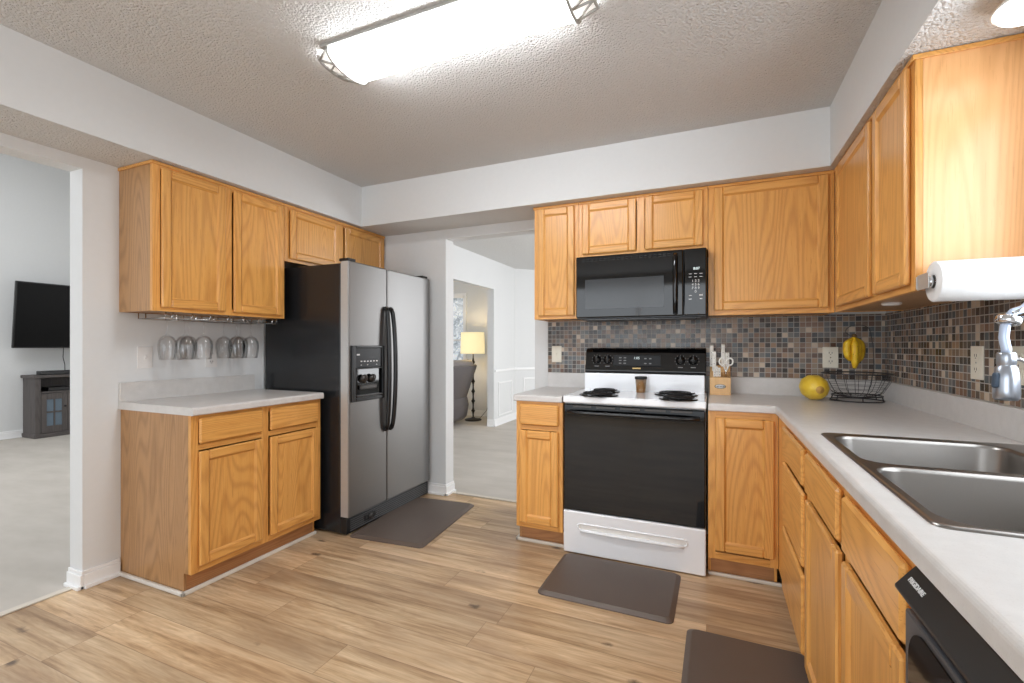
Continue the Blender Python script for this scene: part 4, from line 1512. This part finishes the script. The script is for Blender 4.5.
# jar on the range
jr = thing('jar', 'small glass spice jar with brown filling and black lid on the range', 'jar', (-0.410, 2.965, 0.9205))
m = MB(); m.lathe([(0.0, 0.0), (0.026, 0.0), (0.0275, 0.003), (0.033, 0.078), (0.0325, 0.080), (0, 0.080)], (-0.410, 2.965, 0.9208), 'cork_brown', 24); m.build('filling', jr)
m = MB(); m.lathe([(0.0285, 0.0), (0.0345, 0.082), (0.0335, 0.082), (0.0278, 0.001), (0.0285, 0.0)], (-0.410, 2.965, 0.9208), 'amber_glass', 24); m.build('glass', jr)
m = MB(); m.lathe([(0, 0.0), (0.037, 0.0), (0.0375, 0.002), (0.0375, 0.014), (0.035, 0.016), (0, 0.016)], (-0.410, 2.965, 1.003), 'black_matte', 24); m.build('lid', jr)

# yellow squash
sq = thing('squash', 'large yellow squash lying on the worktop beside the fruit basket', 'squash', (0.510, 2.985, 0.914))
m = MB()
ax = Vector((0.118, -0.797, -0.06)).normalized()
prof = []
Lq = 0.088
for i in range(21):
    th = PI * i / 20
    rr = 0.0675 * math.sin(th) ** 0.85 * (1 + 0.04 * math.cos(th))
    prof.append((max(rr, 0.0), -Lq * math.cos(th)))
m.lathe(prof, (0.510, 2.985, 0.914 + 0.0690), 'melon_skin', 36, axis=ax)
bm = m.bm
cc = Vector((0.510, 2.985, 0.9830))
for v in bm.verts:
    d = v.co - cc
    along = d.dot(ax)
    rad = d - ax * along
    if rad.length > 1e-5:
        ang = math.atan2(rad.z, rad.x)
        rad *= 1 + 0.018 * math.cos(10 * ang)
    v.co = cc + ax * along + rad
m.build('skin', sq)
m = MB(); m.lathe([(0.024, -0.003), (0.020, 0.004), (0.010, 0.006), (0.007, 0.012), (0.0, 0.013)], cc + ax * (Lq - 0.006), 'stem_tan', 14, axis=ax); m.build('stem', sq)

# wire fruit basket with banana hook
fbk = thing('fruit_basket', 'dark wire fruit basket with a banana hook in the worktop corner', 'fruit basket', (0.705, 3.02, 0.914))
BX, BY = 0.712, 3.03
def circ(r_, z, n=48, sq_=1.0):
    return [(BX + r_ * math.cos(2 * PI * i / n), BY + r_ * math.sin(2 * PI * i / n) * sq_, z) for i in range(n)]
m = MB()
m.tube(circ(0.158, 1.062), 0.0034, 'basket_wire', 8, closed=True)
for r2, z2 in ((0.151, 1.035), (0.140, 1.01), (0.126, 0.985), (0.113, 0.962)):
    m.tube(circ(r2, z2), 0.0010, 'basket_wire', 5, closed=True)
for k in range(18):
    th = 2 * PI * k / 18
    pts = [(0.158, 1.062), (0.151, 1.035), (0.140, 1.01), (0.126, 0.985), (0.113, 0.962), (0.085, 0.946), (0.05, 0.940)]
    m.tube([(BX + r2 * math.cos(th), BY + r2 * math.sin(th), z2) for r2, z2 in pts], 0.0012, 'basket_wire', 5)
m.tube(circ(0.05, 0.940, 28), 0.002, 'basket_wire', 6, closed=True)
m.build('bowl', fbk)
m = MB()
m.tube(circ(0.118, 0.9185), 0.0034, 'basket_wire', 8, closed=True)
m.tube(circ(0.112, 0.944), 0.0035, 'basket_wire', 8, closed=True)
for k in range(6):
    th = 2 * PI * (k + 0.5) / 6
    m.tube([(BX + 0.118 * math.cos(th), BY + 0.118 * math.sin(th), 0.9185), (BX + 0.112 * math.cos(th), BY + 0.112 * math.sin(th), 0.944)], 0.003, 'basket_wire', 6)
m.build('foot_ring', fbk)
m = MB()
hook = []
for i in range(22):
    s_ = i / 21
    th = PI * 1.0 * s_
    hook.append((0.790 - 0.062 + 0.062 * math.cos(th), 3.10 - 0.055 * s_, 1.285 + 0.04 * math.sin(th)))
m.tube([(0.772, 3.115, 0.9185), (0.80, 3.12, 1.0), (0.812, 3.12, 1.10), (0.805, 3.11, 1.21)] + hook + [(0.680, 3.045, 1.272), (0.685, 3.04, 1.264), (0.700, 3.04, 1.264)], 0.0018, 'basket_wire', 8)
m.build('banana_hook', fbk)

# bananas
bn = thing('banana_bunch', 'bunch of ripe spotted bananas hanging from the basket hook', 'bananas', (0.683, 3.035, 1.27))
crown_ = Vector((0.703, 3.035, 1.262))
def banana(off, L, bow, top):
    """off: sideways and forward reach of the belly; bow: how far it arcs out"""
    d = Vector((0.9175 * off[0] - 0.2 * off[1], 0.3977 * off[0] - 0.95 * off[1], 0)) * 0.78
    P, R_ = [], []
    for i in range(17):
        s_ = i / 16
        out = min(1, s_ * 3.2) * 0.55 + bow * math.sin(PI * s_) * 0.6
        P.append(tuple(crown_ + d * out + Vector((0, 0, top - L * s_))))
        R_.append(0.006 + 0.0125 * min(1, max(0, (s_ - 0.06) * 5)) * (1 if s_ < 0.84 else max(0.2, 1 - (s_ - 0.84) * 5)))
    return P, R_
for off, L, bow, top in (((-0.048, 0.0), 0.132, 0.9, 0.0), ((-0.020, -0.022), 0.138, 0.9, 0.004), ((0.004, 0.034), 0.178, 0.7, 0.006), ((0.026, 0.010), 0.150, 0.8, 0.0), ((0.046, -0.006), 0.136, 0.9, -0.002)):
    P, R_ = banana(off, L, bow, top)
    m = MB(); m.tube(P, 0.016, 'banana_skin', 6, radii=R_)
    b_ = m.build('banana', bn)
    m = MB(); m.lathe([(0, 0), (0.0045, 0.0), (0.004, 0.006), (0, 0.007)], Vector(P[-1]) + Vector((0, 0, 0.002)), 'stem_brown', 8, axis=(0, 0, -1)); m.build('tip', b_)
m = MB(); m.lathe([(0.0, 0.0), (0.011, 0.002), (0.013, 0.010), (0.008, 0.020), (0.0, 0.021)], crown_ - Vector((0, 0, 0.008)), 'stem_brown', 12); m.build('crown', bn)

# ------------------------------------------------------------------ living room: television, stand
tv = thing('television', 'black flat television on the far living room wall', 'television', (-8.2, 3.55, 1.6))
m = MB()
lean = Matrix.Translation((-8.2, 0, 1.18)) @ Matrix.Rotation(math.atan2(0.1, 0.855), 4, 'Y')
m.box(-0.035, 0.0, 2.885, 4.36, 0.0, 0.862, 'black_semi', 0.004, 2, lean)
m.build('body', tv)
m = MB(); m.box(0.0003, 0.0012, 2.900, 4.345, 0.016, 0.848, 'screen_black', 0, 2, lean); m.build('screen', tv)
m = MB(); m.box(XLV + 0.001, -8.22, 3.5, 3.75, 1.5, 1.8, 'black_matte', 0.004); m.build('wall_mount', tv)
m = MB()
m.tube([(-8.215, 3.40, 1.19), (-8.24, 3.405, 1.05), (-8.23, 3.42, 0.95), (-8.25, 3.43, 0.835)], 0.005, 'cord_black', 6)
tag(m.build('power_cord', None, (-8.22, 3.41, 1.0)), 'thin black cord hanging from the television to the stand', 'cord')
st = thing('media_stand', 'grey wood media stand with glass-pane doors below the television', 'media stand', (-8.2, 3.7, 0))
SX, SY0_, SY1_ = -8.055, 3.03, 4.45
m = MB()
m.box(XLV + 0.02, SX - 0.01, SY0_ + 0.02, SY0_ + 0.05, 0.0, 0.785, 'stand_wood')
m.box(XLV + 0.02, SX - 0.01, SY1_ - 0.05, SY1_ - 0.02, 0.0, 0.785, 'stand_wood')
m.box(XLV + 0.02, XLV + 0.03, SY0_ + 0.05, SY1_ - 0.05, 0.0, 0.785, 'stand_wood')
m.box(XLV + 0.03, SX - 0.02, SY0_ + 0.05, SY1_ - 0.05, 0.03, 0.05, 'stand_wood_Y')
m.box(XLV + 0.03, SX - 0.02, SY0_ + 0.05, SY1_ - 0.05, 0.34, 0.355, 'stand_wood_Y')
m.box(XLV + 0.03, SX - 0.012, SY0_ + 0.05, SY1_ - 0.05, 0.585, 0.605, 'stand_wood_Y')
m.build('carcass', st)
m = MB(); m.box(XLV + 0.005, SX + 0.012, SY0_, SY1_, 0.786, 0.822, 'stand_wood_Y', 0.004); m.build('top', st)
m = MB()
m.box(XLV + 0.01, SX + 0.002, SY0_ + 0.008, SY1_ - 0.008, 0.0, 0.055, 'stand_wood_Y', 0.006)
m.build('plinth', st)
for a, b in ((SY0_ + 0.018, SY0_ + 0.075), (SY1_ - 0.075, SY1_ - 0.018), (3.70, 3.78)):
    m = MB(); m.box(SX - 0.022, SX, a, b, 0.055, 0.786, 'stand_wood', 0.004); m.build('post', st)
for y0, y1 in ((SY0_ + 0.078, 3.375), (3.378, 3.697), (3.783, 4.08), (4.083, SY1_ - 0.078)):
    m = MB()
    for a, b, c_, d_ in ((y0, y0 + 0.055, 0.06, 0.58), (y1 - 0.055, y1, 0.06, 0.58), (y0 + 0.055, y1 - 0.055, 0.06, 0.15), (y0 + 0.055, y1 - 0.055, 0.50, 0.58), (y0 + 0.055, y1 - 0.055, 0.322, 0.342)):
        m.box(SX - 0.018, SX, a, b, c_, d_, 'stand_wood', 0.003)
    ym = (y0 + y1) / 2
    m.box(SX - 0.016, SX - 0.002, ym - 0.008, ym + 0.008, 0.15, 0.50, 'stand_wood')
    d = m.build('door', st)
    m = MB(); m.box(SX - 0.014, SX - 0.010, y0 + 0.055, y1 - 0.055, 0.15, 0.50, 'stand_glass'); tag(m.build('pane', d), 'pale reflective glass pane')
    m = MB(); m.lathe([(0.008, 0), (0.012, 0.012), (0.012, 0.02), (0, 0.022)], (SX, y1 - 0.027, 0.40), 'iron', 12, axis=(1, 0, 0)); m.build('knob', d)
m = MB(); m.box(-8.25, -8.14, 3.13, 4.1, 0.8225, 0.875, 'black_semi', 0.008, 3)
tag(m.build('soundbar', None, (-8.2, 3.6, 0.822)), 'long black soundbar on top of the media stand', 'soundbar')
m = MB(); m.box(-8.30, -8.10, 3.20, 3.62, 0.6055, 0.655, 'black_semi', 0.005)
tag(m.build('cable_box', None, (-8.2, 3.4, 0.605)), 'flat black cable box in the open shelf of the media stand', 'cable box')

# ------------------------------------------------------------------ floor lamp and recliner
lp_ = thing('floor_lamp', 'black turned-spindle floor lamp with a glowing cream drum shade', 'floor lamp', (-3.575, 6.66, 0))
m = MB(); m.lathe([(0, 0.0), (0.135, 0.0), (0.138, 0.012), (0.12, 0.025), (0.05, 0.032), (0.02, 0.05), (0, 0.05)], (-3.575, 6.66, 0.0005), 'iron', 32); m.build('base', lp_)
m = MB()
prof = [(0.0, 0.045), (0.014, 0.05)]
z = 0.06
while z < 1.0:
    prof += [(0.011, z), (0.013, z + 0.045), (0.020, z + 0.075), (0.033, z + 0.095), (0.020, z + 0.115), (0.013, z + 0.140)]
    z += 0.158
prof += [(0.010, 1.03), (0.010, 1.09), (0, 1.09)]
m.lathe(prof, (-3.575, 6.66, 0), 'iron', 18); m.build('pole', lp_)
m = MB(); m.lathe([(0.196, 1.085), (0.188, 1.425), (0.184, 1.425), (0.192, 1.087), (0.196, 1.085)], (-3.585, 6.66, 0), 'shade_glow', 36); m.build('lamp_shade', lp_)
m = MB(); m.lathe([(0.0, 1.10), (0.02, 1.11), (0.03, 1.16), (0.02, 1.2), (0, 1.21)], (-3.575, 6.66, 0), 'lamp_glow', 14); m.build('bulb', lp_)
m = MB(); m.tube([(-3.44, 6.68, 0.06), (-3.40, 6.80, 0.15), (-3.43, 6.95, 0.30), (-3.42, 7.06, 0.39), (-3.42, 7.09, 0.415)], 0.004, 'cord_black', 6)
m.tube([(-3.575, 6.74, 0.02), (-3.50, 6.72, 0.02), (-3.44, 6.68, 0.06)], 0.004, 'cord_black', 6)
m.build('power_cord', lp_)
pl_ = bpy.data.lights.new('floor_lamp_bulb', 'POINT'); pl_.energy = 6; pl_.color = (1, 0.82, 0.55); pl_.shadow_soft_size = 0.05
po = bpy.data.objects.new('floor_lamp_bulb', pl_); C.objects.link(po); po.location = (-3.575, 6.66, 1.30)

rc = thing('recliner', 'grey leather recliner seen from behind through the far doorway', 'recliner', (-3.75, 6.1, 0))
Y0c, Wc = 5.64, 0.80
def slabY(m, pts, y0, wy, key, bev=0.03):
    m.prism([(x - 0.24, y0, z) for x, z in pts], (0, wy, 0), key, bev, 3, True)
m = MB(); slabY(m, [(-3.62, 0.44), (-3.42, 0.36), (-3.335, 0.38), (-3.16, 0.90), (-3.20, 0.985), (-3.30, 1.00), (-3.40, 0.93), (-3.55, 0.66)], Y0c + 0.04, Wc - 0.08, 'leather', 0.035); m.build('backrest', rc)
m = MB(); slabY(m, [(-3.33, 0.40), (-3.30, 0.40), (-3.115, 0.90), (-3.135, 0.925), (-3.17, 0.90)], Y0c + 0.06, Wc - 0.12, 'leather_dark', 0.008); m.build('back_flap', rc)
m = MB(); slabY(m, [(-4.3, 0.06), (-3.40, 0.03), (-3.31, 0.10), (-3.27, 0.30), (-3.30, 0.42), (-3.42, 0.44), (-4.3, 0.36)], Y0c + 0.02, Wc - 0.04, 'leather_dark', 0.03); m.build('base', rc)
m = MB(); slabY(m, [(-4.32, 0.36), (-3.60, 0.40), (-3.58, 0.50), (-4.30, 0.52), (-4.37, 0.44)], Y0c + 0.16, Wc - 0.32, 'leather', 0.03); m.build('seat', rc)
for y in (Y0c, Y0c + Wc - 0.17):
    m = MB(); slabY(m, [(-4.32, 0.10), (-3.50, 0.10), (-3.48, 0.56), (-3.55, 0.62), (-4.25, 0.62), (-4.34, 0.55)], y, 0.17, 'leather', 0.04); m.build('armrest', rc)
m = MB(); slabY(m, [(-3.63, 0.70), (-3.52, 0.66), (-3.36, 0.95), (-3.42, 1.00), (-3.52, 0.94)], Y0c + 0.14, Wc - 0.28, 'leather_dark', 0.03); m.build('headrest', rc)
